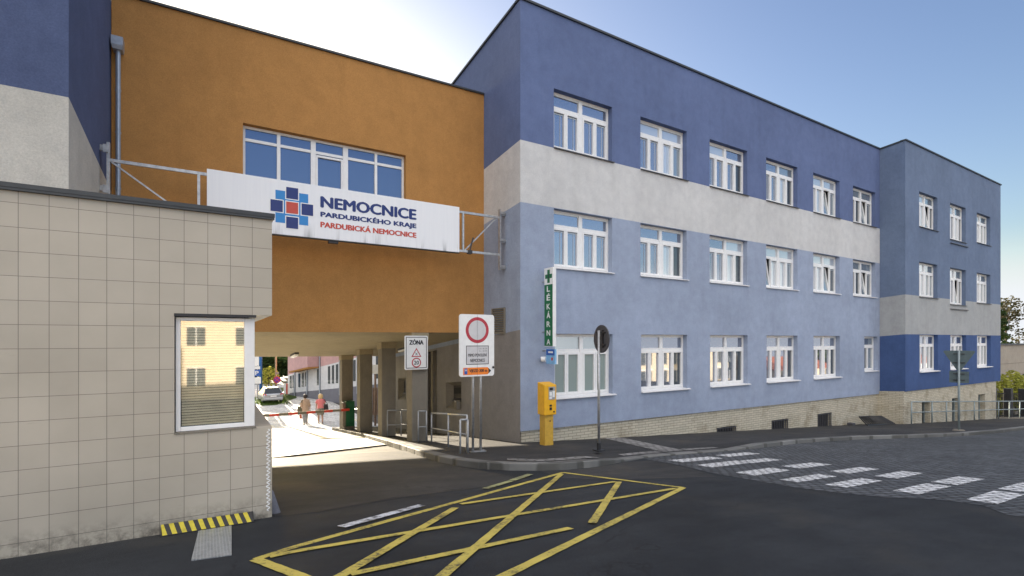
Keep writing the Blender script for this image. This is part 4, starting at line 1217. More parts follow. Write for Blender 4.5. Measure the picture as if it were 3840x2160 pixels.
for body, cx_, cz_, w, h, bo in (("MIMO POVOLEN\u00cd", 5.08, -0.325, 0.46, 0.085, 0.02), ("NEMOCNICE", 5.08, -0.45, 0.36, 0.072, 0.02), ("autobus\u016f", 4.925, -0.19, 0.16, 0.024, 0.0), ("3 - 5t", 5.14, -0.19, 0.07, 0.034, 0.0),
                                 ("do 3,5t", 5.265, -0.19, 0.11, 0.036, 0.0), ("do hospody", 4.96, -0.243, 0.24, 0.026, 0.0), ("2 -", 5.15, -0.243, 0.05, 0.032, 0.0), ("do 3,5t", 5.265, -0.243, 0.11, 0.036, 0.0)):
    if body in ("do hospody", "autobus\u016f"):
        continue
    text_mb(body, w, h, front(cx_, cz_, ny - 0.005), bold=bo).build("lettering", M['letter_grey'], ne)
o_ = MB()
o_.face([(4.73, ny - 0.002, -0.765), (5.33, ny - 0.002, -0.765), (5.42, ny - 0.002, -0.685), (5.33, ny - 0.002, -0.605), (4.73, ny - 0.002, -0.605)], 0)
o_.face([(5.355, ny - 0.003, -0.745), (5.42, ny - 0.003, -0.685), (5.355, ny - 0.003, -0.625)], 2)
o_.face([(4.76, ny - 0.003, -0.75), (4.83, ny - 0.003, -0.75), (4.83, ny - 0.003, -0.62), (4.76, ny - 0.003, -0.62)], 1)
o_.build("arrow_panel", [M['sign_orange'], M['sign_blue'], M['letter_grey']], ne, fixn=False)
text_mb("VJEZD 300 m", 0.44, 0.085, front(5.10, -0.685, ny - 0.004), bold=0.04).build("lettering", M['letter_grey'], ne)
text_mb("H", 0.045, 0.05, front(4.795, -0.66, ny - 0.005), bold=0.02).build("lettering", M['sign_white'], ne)
MB().face([(5.071, ny - 0.006, -0.79), (5.075, ny - 0.006, -0.79), (5.075, ny - 0.006, 0.55), (5.071, ny - 0.006, 0.55)]).build("joint", M['dark_metal'], ne)
MB().cyl((5.47, ny - 0.02, -0.61), (5.47, ny + 0.0, -0.61), 0.025, 0.025, 12).build("bolt", M['black'], ne)

# ------------------------------------------------------------------ railings by the passage
def rail(name, label, posts, top, mid, mat, rad=0.022, group=None, closed=()):
    b = posts[0]
    t = thing(name, label, "railing", (b[0], b[1], gz(b[0], b[1]) + 0.12), group)
    for (x, y) in posts:
        MB().cyl((x, y, gz(x, y) + 0.1), (x, y, gz(x, y) + 0.12 + top), rad, rad, 10).build("post", M[mat], t, smooth=True)
    pts = [(x, y, gz(x, y) + 0.12 + top) for x, y in posts]
    MB().tube(pts, rad, 10).build("top_rail", M[mat], t, smooth=True)
    if mid:
        MB().tube([(x, y, gz(x, y) + 0.12 + mid) for x, y in posts], rad * 0.85, 10).build("middle_rail", M[mat], t, smooth=True)
    return t
rail("handrail", "bent grey handrail of three posts beside the two-post sign", [(4.81, 9.74), (5.11, 11.39), (5.37, 13.1)], 0.82, 0.40, 'rail', group="grey handrails at the passage")
rail("handrail", "narrow pale hoop rail nearest the kerb beside the sign posts", [(4.63, 9.70), (4.80, 9.68)], 0.73, None, 'rail', group="grey handrails at the passage")
rail("handrail", "small grey hoop rail standing against the front pillar", [(5.13, 13.5), (5.36, 13.46)], 0.87, 0.42, 'rail', group="grey handrails at the passage")
rail("handrail", "brownish handrail crossing between the first and second pillars", [(5.13, 16.34), (5.60, 16.34), (6.3, 16.34)], 0.87, 0.38, 'rail', group="grey handrails at the passage")
rail("handrail", "grey handrail seen between the two farthest pillars", [(5.6, 22.9), (5.6, 20.6)], 0.87, 0.38, 'rail', group="grey handrails at the passage")

# ------------------------------------------------------------------ cash machines in the side wall
def cash(y0, y1, z0, z1, label):
    t = thing("cash_machine", label, "cash machine", (7.3, y0, z0 + sl(y0)), "cash machines set into the passage wall")
    m = 0.22
    n = MB()
    o4 = [PS(y0, z0, -0.004), PS(y1, z0, -0.004), PS(y1, z1, -0.004), PS(y0, z1, -0.004)]
    i4 = [PS(y0 + m, z0 + 0.2, 0.2), PS(y1 - m, z0 + 0.2, 0.2), PS(y1 - m, z1 - 0.12, 0.2), PS(y0 + m, z1 - 0.12, 0.2)]
    for k in range(4):
        n.face([o4[k], o4[(k + 1) % 4], i4[(k + 1) % 4], i4[k]])
    n.build("surround", M['concrete'], t)
    n = MB()
    n.face([PS(y0 + m, z0 + 0.2, 0.2), PS(y1 - m, z0 + 0.2, 0.2), PS(y1 - m, z1 - 0.12, 0.2), PS(y0 + m, z1 - 0.12, 0.2)])
    n.build("front_panel", M['bag_dark'], t)
    a, b = y0 + m + 0.08, y1 - m - 0.08
    n = MB().hexa([PS(a, z0 + 0.5, 0.18), PS(b, z0 + 0.5, 0.18), PS(b, z0 + 0.5, 0.199), PS(a, z0 + 0.5, 0.199), PS(a, z1 - 0.2, 0.18), PS(b, z1 - 0.2, 0.18), PS(b, z1 - 0.2, 0.199), PS(a, z1 - 0.2, 0.199)])
    n.build("screen", M['rubber'], t)
    n = MB().hexa([PS(a, z0 + 0.24, 0.10), PS(b, z0 + 0.24, 0.10), PS(b, z0 + 0.24, 0.199), PS(a, z0 + 0.24, 0.199), PS(a, z0 + 0.27, 0.10), PS(b, z0 + 0.27, 0.10), PS(b, z0 + 0.34, 0.199), PS(a, z0 + 0.34, 0.199)])
    n.build("keypad", M['sign_back'], t)
    return t
cash(15.2, 16.46, -1.94, -1.03, "dark cash machine in a splayed niche right of the front pillar")
cash(20.7, 21.7, -1.65, -0.7, "dark cash machine half hidden between the first two pillars")
MB_ = MB().box(7.13, 7.29, 15.24, 15.42, gz(7.1, 15.3) + 1.0, gz(7.1, 15.3) + 1.27)
tag(MB_.build("privacy_shield", M['concrete'], None, bevel=0.01), "small beige box fixed on the wall at the cash machine's near side", "shield")

# ------------------------------------------------------------------ barrier across the passage
bar_t = thing("barrier", "lowered red and white barrier boom with its green cabinet before the farthest pillar", "barrier", (5.2, 21.9, gz(5.2, 21.9) + 0.13))
cz0 = gz(5.2, 22) + 0.10
MB().box(4.97, 5.42, 21.80, 22.25, cz0, cz0 + 0.18).build("cabinet_base", M['concrete'], bar_t)
MB().box(5.06, 5.42, 21.82, 22.23, cz0 + 0.181, cz0 + 1.25).build("cabinet", M['cabinet_green'], bar_t, bevel=0.01)
MB().box(4.93, 5.05, 21.84, 22.23, cz0 + 0.181, cz0 + 1.2).build("motor_housing", M['concrete'], bar_t, bevel=0.01)
bz = -2.95
nb = 21
bw_ = MB()
x = 5.15
i = 0
while x > -1.6:
    L = 0.34
    bw_.box(max(x - L, -1.65), x, 21.60, 21.64, bz - 0.05, bz + 0.05, i % 2)
    x -= L; i += 1
bw_.build("boom", [M['barrier_red'], M['concrete']], bar_t)
MB().cyl((4.98, 21.64, bz), (4.98, 21.84, bz), 0.05, 0.05, 12).build("pivot", M['dark_metal'], bar_t)

# ------------------------------------------------------------------ pharmacy sign and the info sign below it
ph = thing("pharmacy_sign", "tall narrow green pharmacy sign with white letters and a cross", "sign", (8.05, 11.2, -0.18))
px, pya, pyb = 8.0, 10.95, 11.36
MB().box(px, px + 0.105, pya, pyb, -0.18, 1.98).build("casing", M['sign_white'], ph, bevel=0.004)
MB().face([(px - 0.003, pya + 0.02, -0.165), (px - 0.003, pyb - 0.01, -0.165), (px - 0.003, pyb - 0.01, 1.52), (px - 0.003, pya + 0.02, 1.52)]).build("green_face", M['pharm_green'], ph)
side = lambda cy, cz_, x_: (lambda a, b: (x_, cy - a, cz_ + b))
cyc = (pya + pyb) / 2
c_ = MB()
for (w, h) in ((0.32, 0.115), (0.115, 0.36)):
    lay = 0.003 if w > 0.2 else 0.004
    c_.face([(px - lay, cyc - w / 2, 1.745 - h / 2), (px - lay, cyc + w / 2, 1.745 - h / 2), (px - lay, cyc + w / 2, 1.745 + h / 2), (px - lay, cyc - w / 2, 1.745 + h / 2)])
c_.build("green_cross", M['pharm_green'], ph)
c_ = MB()
c_.face([(px - 0.006, cyc - 0.04, 1.70), (px - 0.006, cyc + 0.04, 1.70), (px - 0.006, cyc + 0.012, 1.75), (px - 0.006, cyc + 0.03, 1.80), (px - 0.006, cyc - 0.03, 1.80), (px - 0.006, cyc - 0.012, 1.75)])
c_.build("chalice", M['letter_grey'], ph)
for i, ch in enumerate("L\u00c9K\u00c1RNA"):
    acc = ch in "\u00c9\u00c1"
    zc = 1.40 - 0.242 * i
    text_mb(ch, 0.17 if ch != 'L' else 0.15, 0.20 if acc else 0.155, side(cyc, zc + (0.022 if acc else 0), px - 0.006), bold=0.05).build("letter", M['sign_white'], ph)
MB().box(px + 0.03, px + 0.07, pyb, MY + 0.0, 1.6, 1.64).box(px + 0.03, px + 0.07, pyb, MY, 0.2, 0.24).build("bracket", M['galv'], ph)
inf = thing("info_sign", "small blue info sign hanging under the green pharmacy sign", "sign", (8.05, 11.2, -0.68))
MB().box(8.02, 8.08, 10.9, 11.3, -0.66, -0.25).build("panel", M['sign_sky'], inf)
MB().face([(8.017, 10.91, -0.42), (8.017, 11.29, -0.42), (8.017, 11.29, -0.26), (8.017, 10.91, -0.26)]).build("navy_field", M['sign_blue'], inf)
MB().face([(8.017, 10.98, -0.56), (8.017, 11.06, -0.56), (8.017, 11.06, -0.48), (8.017, 10.98, -0.48)]).build("red_mark", M['brick_red'], inf)
MB().face([(8.016, 10.98, -0.36), (8.016, 11.2, -0.36), (8.016, 11.2, -0.31), (8.016, 10.98, -0.31)]).build("white_mark", M['sign_white'], inf)
MB().box(8.081, 8.13, 10.9, 10.94, -0.66, -0.25).build("edge_strip", M['sign_white'], inf)
MB().box(8.03, 8.07, 11.3, MY, -0.32, -0.28).box(8.03, 8.07, 11.3, MY, -0.6, -0.56).build("bracket", M['galv'], inf)
lc = MB().cyl((7.93, 11.38, -0.54), (8.0, 11.28, -0.54), 0.075, 0.075, 14)
lc.cyl((7.97, 11.32, -0.54), (8.0, MY, -0.5), 0.03, 0.03, 8)
tag(lc.build("wall_lamp", [M['sign_white']], None, smooth=False), "small round white lamp at the left edge of the blue info sign", "lamp")

# ------------------------------------------------------------------ parking ticket machine
pm = thing("ticket_machine", "yellow parking ticket machine on a square post by the building corner", "ticket machine", (7.6, 10.65, gz(7.6, 10.65) + 0.12))
z0 = gz(7.6, 10.6) + 0.10
MB().box(7.455, 7.725, 10.56, 10.80, z0, z0 + 0.80).build("post", M['machine_post'], pm, bevel=0.006)
MB().hexa([(7.40, 10.50, z0 + 0.801), (7.78, 10.50, z0 + 0.801), (7.78, 10.82, z0 + 0.801), (7.40, 10.82, z0 + 0.801),
           (7.40, 10.50, z0 + 1.58), (7.78, 10.50, z0 + 1.58), (7.78, 10.82, z0 + 1.64), (7.40, 10.82, z0 + 1.64)]).build("housing", M['machine_yellow'], pm, bevel=0.012)
MB().box(7.53, 7.74, 10.494, 10.499, z0 + 1.20, z0 + 1.53).build("display_panel", M['galv'], pm)
MB().box(7.56, 7.66, 10.488, 10.4935, z0 + 1.44, z0 + 1.51).build("screen", M['black'], pm)
mb = MB()
for (a, b, c, d) in ((7.55, 7.63, 1.30, 1.40), (7.65, 7.72, 1.26, 1.42), (7.55, 7.63, 1.22, 1.28)):
    mb.box(a, b, 10.488, 10.4935, z0 + c, z0 + d)
mb.build("notice", M['sign_white'], pm)
mb = MB().box(7.56, 7.63, 10.49, 10.499, z0 + 1.02, z0 + 1.07).box(7.56, 7.63, 10.49, 10.499, z0 + 0.93, z0 + 1.00).box(7.68, 7.72, 10.49, 10.499, z0 + 0.86, z0 + 0.90)
mb.build("coin_slot", M['black'], pm)
MB().box(7.60, 7.64, 10.553, 10.559, z0 + 0.62, z0 + 0.65).build("lock", M['black'], pm)

# ------------------------------------------------------------------ sign seen from behind on a pole by the kerb
rs = thing("round_sign", "round traffic sign seen from behind on a slim pole beside the yellow ticket machine", "sign", (7.5, 8.53, gz(7.5, 8.53) + 0.12))
gzb = gz(7.5, 8.53) + 0.1
MB().cyl((7.5, 8.53, gzb), (7.5, 8.53, gzb + 2.72), 0.03, 0.03, 12).build("pole", M['galv'], rs, smooth=True)
MB().cyl((7.5, 8.53, gzb + 0.02), (7.5, 8.53, gzb + 0.2), 0.045, 0.045, 12).box(7.4, 7.6, 8.43, 8.63, gzb + 0.02, gzb + 0.05).build("foot", M['dark_metal'], rs)
nrm = Vector((math.cos(R(-9)), math.sin(R(-9)), 0))
cen = Vector((7.5, 8.53, gzb + 2.53)) + nrm * 0.06
MB().cyl(cen, cen + nrm * 0.025, 0.315, 0.315, 40).build("disc", M['sign_back'], rs)
tan_ = Vector((-nrm.y, nrm.x, 0))
mb = MB()
for dz in (0.14, -0.13):
    c2 = Vector((7.5, 8.53, gzb + 2.53 + dz)) + nrm * 0.045
    mb.bar(c2 - tan_ * 0.18, c2 + tan_ * 0.18, 0.03, 0.035)
mb.bar(cen - nrm * 0.012 + tan_ * -0.09 + Vector((0, 0, -0.2)), cen - nrm * 0.012 + tan_ * -0.09 + Vector((0, 0, 0.2)), 0.03, 0.02)
mb.build("clamp", M['black'], rs)

ys_ = thing("yield_sign", "inverted triangular sign and square plate seen from behind on a pole before the wing", "sign", (23.5, 7.05, gz(23.5, 7.05) + 0.11))
gzb = gz(23.5, 7.05) + 0.1
MB().cyl((23.5, 7.05, gzb), (23.5, 7.05, gzb + 2.95), 0.035, 0.035, 12).build("pole", M['rail_green'], ys_, smooth=True)
MB().cyl((23.5, 7.05, gzb), (23.5, 7.05, gzb + 0.05), 0.2, 0.16, 12).build("foot", M['concrete'], ys_)
nrm = Vector((math.cos(R(14)), math.sin(R(14)), 0)); tan_ = Vector((nrm.y, -nrm.x, 0))
o_ = Vector((23.5, 7.05, gzb)) + nrm * 0.07
def rt(a, z): return o_ + tan_ * a + Vector((0, 0, z))
tri = [(-0.40, 2.94), (0.40, 2.94), (0.44, 2.90), (0.05, 2.20), (-0.05, 2.20), (-0.44, 2.90)]
MB().prism([rt(*q) for q in tri], nrm * 0.025).build("triangle", M['sign_back_green'], ys_)
MB().prism([rt(*q) for q in [(-0.27, 1.76), (0.27, 1.76), (0.27, 2.18), (-0.27, 2.18)]], nrm * 0.025).build("plate", M['sign_back_green'], ys_)
mb = MB()
for z in (2.82, 2.5, 2.09, 1.86):
    c2 = o_ - nrm * 0.02 + Vector((0, 0, z)); mb.bar(c2 - tan_ * 0.16, c2 + tan_ * 0.16, 0.03, 0.03)
mb.build("clamp", M['dark_metal'], ys_)

# ------------------------------------------------------------------ railing before the wing, bicycle rack
rw = rail("railing", "long grey-green two-bar railing along the brick base of the wing", [(28.45, 10.28), (30.8, 10.28), (32.6, 10.28), (36.5, 10.28), (40.4, 10.28), (42.4, 10.28), (44.4, 10.28), (48.0, 10.28)], 1.05, 0.55, 'rail_green', 0.03)
rk = thing("bicycle_rack", "low black bicycle rack on the pavement in the corner before the wing", "rack", (26.5, 11.0, gz(26.5, 11.0) + 0.12))
mb = MB()
zf = lambda x, h: gz(x, 11) + 0.12 + h
mb.tube([(25.2, 10.75, zf(25.2, 0.04)), (27.9, 10.75, zf(27.9, 0.04))], 0.03, 6); mb.tube([(25.5, 11.2, zf(25.5, 0.36)), (27.6, 11.2, zf(27.6, 0.36))], 0.03, 6)
mb.build("rail", M['black'], rk)
mb = MB()
for i in range(13):
    a = i / 12
    mb.tube([(25.2 + 2.7 * a, 10.75, zf(25.2 + 2.7 * a, 0.05)), (25.5 + 2.1 * a, 11.2, zf(25.5 + 2.1 * a, 0.36))], 0.032, 5)
mb.build("hoops", M['black'], rk)
tag(MB().box(24.8, 25.05, 11.15, 11.4, gz(24.9, 11.3) + 0.1, gz(24.9, 11.3) + 0.24).build("utility_box", M['sign_back'], None, bevel=0.02), "small dark blue box on the pavement beside the bicycle rack", "box")

# ------------------------------------------------------------------ beyond the wing: fence, garden wall, bushes, trees
def foliage(mb, centre, rad, n, size, seed, shell=0.5):
    r_ = random.Random(seed)
    for i in range(n):
        while True:
            d = Vector((r_.uniform(-1, 1), r_.uniform(-1, 1), r_.uniform(-1, 1)))
            if 0.05 < d.length < 1: break
        d = d * (d.length ** (-shell))
        c = Vector(centre) + Vector((d.x * rad[0], d.y * rad[1], d.z * rad[2]))
        s = size * r_.uniform(0.6, 1.4)
        m = Matrix.Translation(c) @ Matrix.Rotation(r_.uniform(0, 6.28), 4, 'Z') @ Matrix.Rotation(r_.uniform(-1.2, 1.2), 4, 'X') @ Matrix.Rotation(r_.uniform(-1.2, 1.2), 4, 'Y')
        mb.face([m @ Vector(q) for q in ((-s, -s * 0.3, 0), (0, -s * 0.6, 0.1 * s), (s, 0, 0), (0, s * 0.6, 0.1 * s))])
def tree(label, x, y, zbase, clumps, trunk_r, mat, n, size, seed, group, name="tree", limbs=True, shell=0.3):
    t = thing(name, label, "tree", (x, y, zbase), group)
    tops = max(c[2] for c, r_ in clumps)
    tr = MB()
    zt_ = zbase + (tops - zbase) * 0.8
    tr.cyl((x, y, zbase - 0.2), (x + 0.1, y, (zbase + zt_) / 2), trunk_r, trunk_r * 0.7, 8); tr.cyl((x + 0.1, y, (zbase + zt_) / 2), (x, y, zt_), trunk_r * 0.7, trunk_r * 0.3, 8)
    if limbs:
        for c, r_ in clumps:
            zz_ = min(max(zbase + 1.0, c[2] - r_[2]), zt_)
            tr.cyl((x + 0.05, y, zz_), c, trunk_r * 0.4, trunk_r * 0.12, 5)
    tr.build("trunk", M['bark'], t)
    f_ = MB()
    for k_, (c, r_) in enumerate(clumps):
        foliage(f_, c, r_, n, size, seed * 31 + k_, shell)
    f_.build("crown", M[mat], t, fixn=False)
    return t
# conifer and birch behind the garden wall on the right
def along(u, D):
    s = (u - 1288) / 1255
    return (D * (0.5218 + 0.8531 * s), D * (0.8531 - 0.5218 * s))
xa, ya = 63.0, 16.6
gw_ = MB()
gx = [(46, 14.2), (64, 14.2)]
gw_.box(46, 75, 14.2, 14.6, -6.5, -0.45)
gt = gw_.build("garden_wall", M['wall_beige'], None)
tag(gt, "blank beige wall behind the bushes right of the wing", "wall")
MB().box(46, 75, 14.1, 14.7, -0.45, -0.32).build("wall_cap", M['coping'], gt)
MB().box(46, 75, 14.185, 14.199, -2.03, -2.0).box(46, 75, 14.185, 14.199, -3.0, -2.97).build("seam", M['concrete'], gt)
cl = []
r_ = random.Random(3)
for i in range(9):
    zc = -0.4 + i * 0.74
    rr = 2.2 - i * 0.2
    cl.append(((64.8 + r_.uniform(-0.5, 0.5), 17.4, zc), (rr, rr, 0.42)))
tree("dark evergreen rising behind the beige wall, against the wing's edge", 64.8, 17.4, -5.0, cl, 0.22, 'leaf_dark', 260, 0.22, 5, "trees behind the beige wall", "conifer_tree")
cl = []
for i in range(10):
    cl.append(((70.2 + r_.uniform(-1.8, 1.8), 17.3 + r_.uniform(-1, 1), 0.6 + r_.uniform(-1.2, 3.0)), (0.7, 0.7, 1.3)))
tree("thin brownish birch with drooping twigs right of the evergreen", 70.2, 17.3, -5.0, cl, 0.16, 'leaf_brown', 170, 0.14, 8, "trees behind the beige wall", "birch_tree")
fn = thing("garden_fence", "dark fence of square posts and thin bars right of the brick base", "fence", (43, 11.2, gz(43, 11.2)))
for x in (42.6, 45.7, 48.8, 51.9):
    MB().box(x, x + 0.4, 11.0, 11.4, gz(x, 11) - 0.1, gz(x, 11) + 2.0).build("post", M['dark_metal'], fn, bevel=0.02)
mb = MB()
for i in range(40):
    x = 41.6 + i * 0.27
    mb.box(x, x + 0.03, 11.2, 11.23, gz(x, 11) + 0.1, gz(x, 11) + 1.7)
for h in (0.2, 1.65):
    mb.bar((41.5, 11.25, gz(41.5, 11) + h), (52.4, 11.25, gz(52.4, 11) + h), 0.04, 0.05)
mb.build("bars", M['dark_metal'], fn)
for i, (bx_, by_, bz_, rr, lab, mt) in enumerate(((51.3, 13.0, -3.7, (1.1, 0.7, 1.1), "yellow-green bush against the brick corner behind the fence", 'leaf_lime_lit'),
                                             (54.6, 13.1, -3.6, (1.7, 0.7, 1.15), "lime bush behind the second fence post", 'leaf_lime_lit'), (58.2, 13.1, -4.0, (1.8, 0.7, 1.2), "darker bush at the fence's right end", 'leaf_mid'))):
    t = thing("bush", lab, "bush", (bx_, by_, gz(bx_, by_)), "bushes behind the garden fence")
    f_ = MB(); foliage(f_, (bx_, by_, bz_), rr, 500, 0.13, 40 + i, 0.4); foliage(f_, (bx_ - 0.2, by_, bz_ - 1.1), (rr[0], rr[1], 0.9), 400, 0.13, 50 + i, 0.4)
    f_.build("leaves", M[mt], t, fixn=False)
    st = MB()
    for k in range(5):
        a = k * 1.3
        st.cyl((bx_ + 0.1 * math.cos(a), by_ + 0.1 * math.sin(a), gz(bx_, by_) - 0.05), (bx_ + rr[0] * 0.5 * math.cos(a), by_ + 0.4 * math.sin(a), bz_ + 0.4), 0.03, 0.012, 5)
    st.build("stems", M['bark'], t)

# ------------------------------------------------------------------ yard behind the passage: pink building
FZ = -4.95
yard = thing("ward_building", "pink and white hospital ward with an orange-bottomed bay beyond the passage", "building", (9.4, 42.7, FZ - 0.2))
A_, B_ = Vector((6.35, 49.9)), Vector((9.4, 42.7))
dv = (B_ - A_).normalized(); L_ = 15.0
nv = Vector((-dv.y, dv.x)); nv = nv if nv.x < 0 else -nv       # outward, to the left
nv = Vector((dv.y, -dv.x)) if Vector((dv.y, -dv.x)).x < 0 else Vector((-dv.y, dv.x))
LAB = (B_ - A_).length
def yp(s, z, o=0.0):
    q = A_ + dv * s + nv * o
    return (q.x, q.y, z)
lA = lambda s: -4.9 + (0.92) * s / LAB            # foot of the white storey, rising towards us
lB = lambda s: -3.22 + (1.41) * s / LAB           # foot of the pink storey
top = lambda s: 1.0 + 0.9 * s / LAB * 0.0
w_ = MB()
w_.face([yp(0, -6.5), yp(L_, -6.5), yp(L_, lA(L_)), yp(0, lA(0))], 2)
w_.face([yp(0, lA(0)), yp(L_, lA(L_)), yp(L_, lB(L_)), yp(0, lB(0))], 1)
w_.face([yp(0, lB(0)), yp(L_, lB(L_)), yp(L_, 1.6), yp(0, 1.2)], 0)
w_.face([yp(0, -6.5), yp(0, -6.5, -6), yp(0, 1.2, -6), yp(0, 1.2)], 0)
w_.face([yp(L_, -6.5), yp(L_, -6.5, -6), yp(L_, 1.6, -6), yp(L_, 1.6)], 0)
w_.build("wall", [M['pink'], M['pale'], M['plinth_grey']], yard, fixn=False)
MB().face([yp(0, 1.19), yp(L_, 1.59), yp(L_, 1.59, -6), yp(0, 1.19, -6)]).build("roof", M['coping'], yard, fixn=False)
for s in (0.35, 0.8, 1.75, 2.3, 2.8, 4.6, 6.2, 6.75, 7.3, 9.0, 9.6, 10.6, 11.2, 12.4, 13.4):
    za, zb2 = lA(s) + 0.45, lB(s) - 0.15
    w = MB().hexa([yp(s, za, 0.0), yp(s + 0.3, za, 0.0), yp(s + 0.3, za, 0.03), yp(s, za, 0.03), yp(s, zb2, 0.0), yp(s + 0.3, zb2 + 0.05, 0.0), yp(s + 0.3, zb2 + 0.05, 0.03), yp(s, zb2, 0.03)]).build("window", M['glass_dark'], yard)
for s in (0.7, 9.2, 11.0):
    zc = lB(s) + 0.75
    MB().hexa([yp(s, zc, 0.0), yp(s + 0.5, zc, 0.0), yp(s + 0.5, zc, 0.03), yp(s, zc, 0.03), yp(s, zc + 1.3, 0.0), yp(s + 0.5, zc + 1.4, 0.0), yp(s + 0.5, zc + 1.4, 0.03), yp(s, zc + 1.3, 0.03)]).build("window", M['glass_mid'], yard)
by = MB()
sa, sb = 1.6, 4.9
za, zb2 = lB(sa) + 0.15, lB(sb) + 0.05
by.hexa([yp(sa, za, 0.001), yp(sb, zb2, 0.001), yp(sb, zb2, 1.1), yp(sa + 0.4, za, 1.1), yp(sa, 1.1, 0.001), yp(sb, 1.3, 0.001), yp(sb, 1.3, 1.1), yp(sa + 0.4, 1.1, 1.1)])
by.build("bay", M['pink'], yard)
MB().hexa([yp(sa, za - 0.12, 0.002), yp(sb, zb2 - 0.12, 0.002), yp(sb, zb2 - 0.12, 1.05), yp(sa + 0.4, za - 0.12, 1.05), yp(sa, za - 0.003, 0.002), yp(sb, zb2 - 0.003, 0.002), yp(sb, zb2 - 0.003, 1.08), yp(sa + 0.4, za - 0.003, 1.08)]).build("bay_underside", M['orange'], yard)
for s in (1.25, 3.2, 5.1, 7.9, 10.2):
    MB().cyl(yp(s, lA(s) - 0.6, 0.08), yp(s, 1.2, 0.08), 0.06, 0.06, 8).build("downpipe", M['zinc'], yard)

# trees, signs and posts in the yard
def at(u, v_or_z, D):
    x, y = along(u, D)
    return x, y
tree_spots = [(632, 58, 2.6, 'leaf_dark', "dark tree farthest left in the yard, behind the blue pole"), (668, 60, 2.8, 'leaf_dark', "dark leafy tree behind the silver car"),
              (700, 66, 3.0, 'leaf_dark', "dark leafy tree behind the round no-stopping sign"), (735, 74, 3.0, 'leaf_mid', "tree half hidden behind the ward's left corner")]
for i, (u, D, rr, mt, lab) in enumerate(tree_spots):
    x, y = along(u, D)
    q = random.Random(60 + i)
    cl = [((x + q.uniform(-1.6, 1.6), y + q.uniform(-1, 1), FZ + 0.6 + 0.35 * k + q.uniform(-0.15, 0.15)), (q.uniform(1.3, 1.9), 1.2, q.uniform(0.5, 0.75))) for k in range(7)]
    tree(lab, x, y, gz(x, y), cl, 0.22, mt, 420, 0.24, 70 + i, "trees in the hospital yard")
x, y = along(676, 53)
t = thing("bush", "sunlit yellow-green bush left of the silver car", "bush", (x, y, gz(x, y)))
f_ = MB(); foliage(f_, (x, y, FZ + 1.0), (1.0, 0.8, 1.1), 500, 0.13, 91, 0.4); f_.build("leaves", M['leaf_lime_lit'], t, fixn=False)
MB().cyl((x, y, FZ - 0.2), (x, y, FZ + 1.2), 0.05, 0.02, 6).build("stems", M['bark'], t)
# verge
x, y = along(655, 47)
vg = MB()
vg.face([gp(x - 7, 38, 0.03), gp(x + 0.2, 41.5, 0.03), gp(x + 2.4, 47, 0.03), gp(x + 3.5, 58, 0.03), gp(x - 7, 58, 0.03)])
struct(vg.build("verge", M['grass']))
gr = MB()
q = random.Random(5)
for i in range(900):
    gx_, gy_ = x + q.uniform(-3, 1.2), 41.6 + q.uniform(0, 5)
    h = q.uniform(0.08, 0.25)
    gr.face([gp(gx_, gy_, 0.03), gp(gx_ + 0.05, gy_ + 0.02, 0.03), gp(gx_ + q.uniform(-0.1, 0.1), gy_, 0.03 + h)])
tag(struct(gr.build("grass", M['grass'], None, fixn=False), "stuff"), "tufts of green grass on the verge by the parked car", "grass")
def pole(name, label, cat, u, D, zt_, r_, mat):
    x, y = along(u, D)
    t = thing(name, label, cat, (x, y, gz(x, y)))
    MB().cyl((x, y, gz(x, y) - 0.1), (x, y, zt_), r_, r_, 10).build("pole", M[mat], t, smooth=True)
    return t, x, y
cdir = Vector((-0.12, -1, 0)).normalized()                      # yard signs face the passage
ctan = Vector((1, -0.12, 0)).normalized()
def plate(mb, c, w, h, mi=0, off=0.0, th=0.03):
    c = Vector(c) + cdir * off
    q = [c + ctan * a * w / 2 + Vector((0, 0, b * h / 2)) for a, b in ((-1, -1), (1, -1), (1, 1), (-1, 1))]
    mb.prism(q, -cdir * th, mi)
t, x, y = pole("blue_mast", "tall blue steel mast behind the parking sign", "mast", 656, 45, 1.5, 0.12, 'pole_blue')
mb = MB(); plate(mb, (x - 0.75, y, -1.75), 1.2, 1.2, 0, 0.1, 0.08); mb.build("banner", M['sign_white'], t)
MB().bar((x - 1.3, y, -1.1), (x, y, -1.1), 0.06, 0.06).build("arm", M['pole_blue'], t)
t, x, y = pole("parking_sign", "blue and white parking sign with a text plate, beside the blue mast", "sign", 648, 43.0, -2.2, 0.04, 'galv')
mb = MB(); plate(mb, (x - 0.05, y, -2.85), 0.5, 0.55, 0, 0.07); mb.build("panel", M['sign_blue'], t)
mb = MB(); plate(mb, (x - 0.05, y, -3.5), 0.62, 0.55, 0, 0.07); mb.build("text_plate", M['sign_white'], t)
mb = MB(); plate(mb, (x - 0.05, y, -2.4), 0.5, 0.24, 0, 0.07); mb.build("top_plate", M['sign_white'], t)
c0 = Vector((x - 0.05, y, -2.85)) + cdir * 0.075
text_mb("P", 0.26, 0.38, lambda a, b: c0 + ctan * a + Vector((0, 0, b)), bold=0.03).build("letter", M['sign_white'], t)
t, x, y = pole("no_stopping_sign", "round red and blue no-stopping sign on a tall tan lamp pole", "sign", 694, 46.5, 1.5, 0.08, 'pole_tan')
c0 = Vector((x + 0.1, y, -3.72)) + cdir * 0.1
MB().cyl(c0, c0 + cdir * 0.02, 0.32, 0.32, 28).build("red_disc", M['sign_red'], t)
MB().cyl(c0 + cdir * 0.021, c0 + cdir * 0.03, 0.25, 0.25, 28).build("blue_disc", M['violet'], t)
mb = MB()
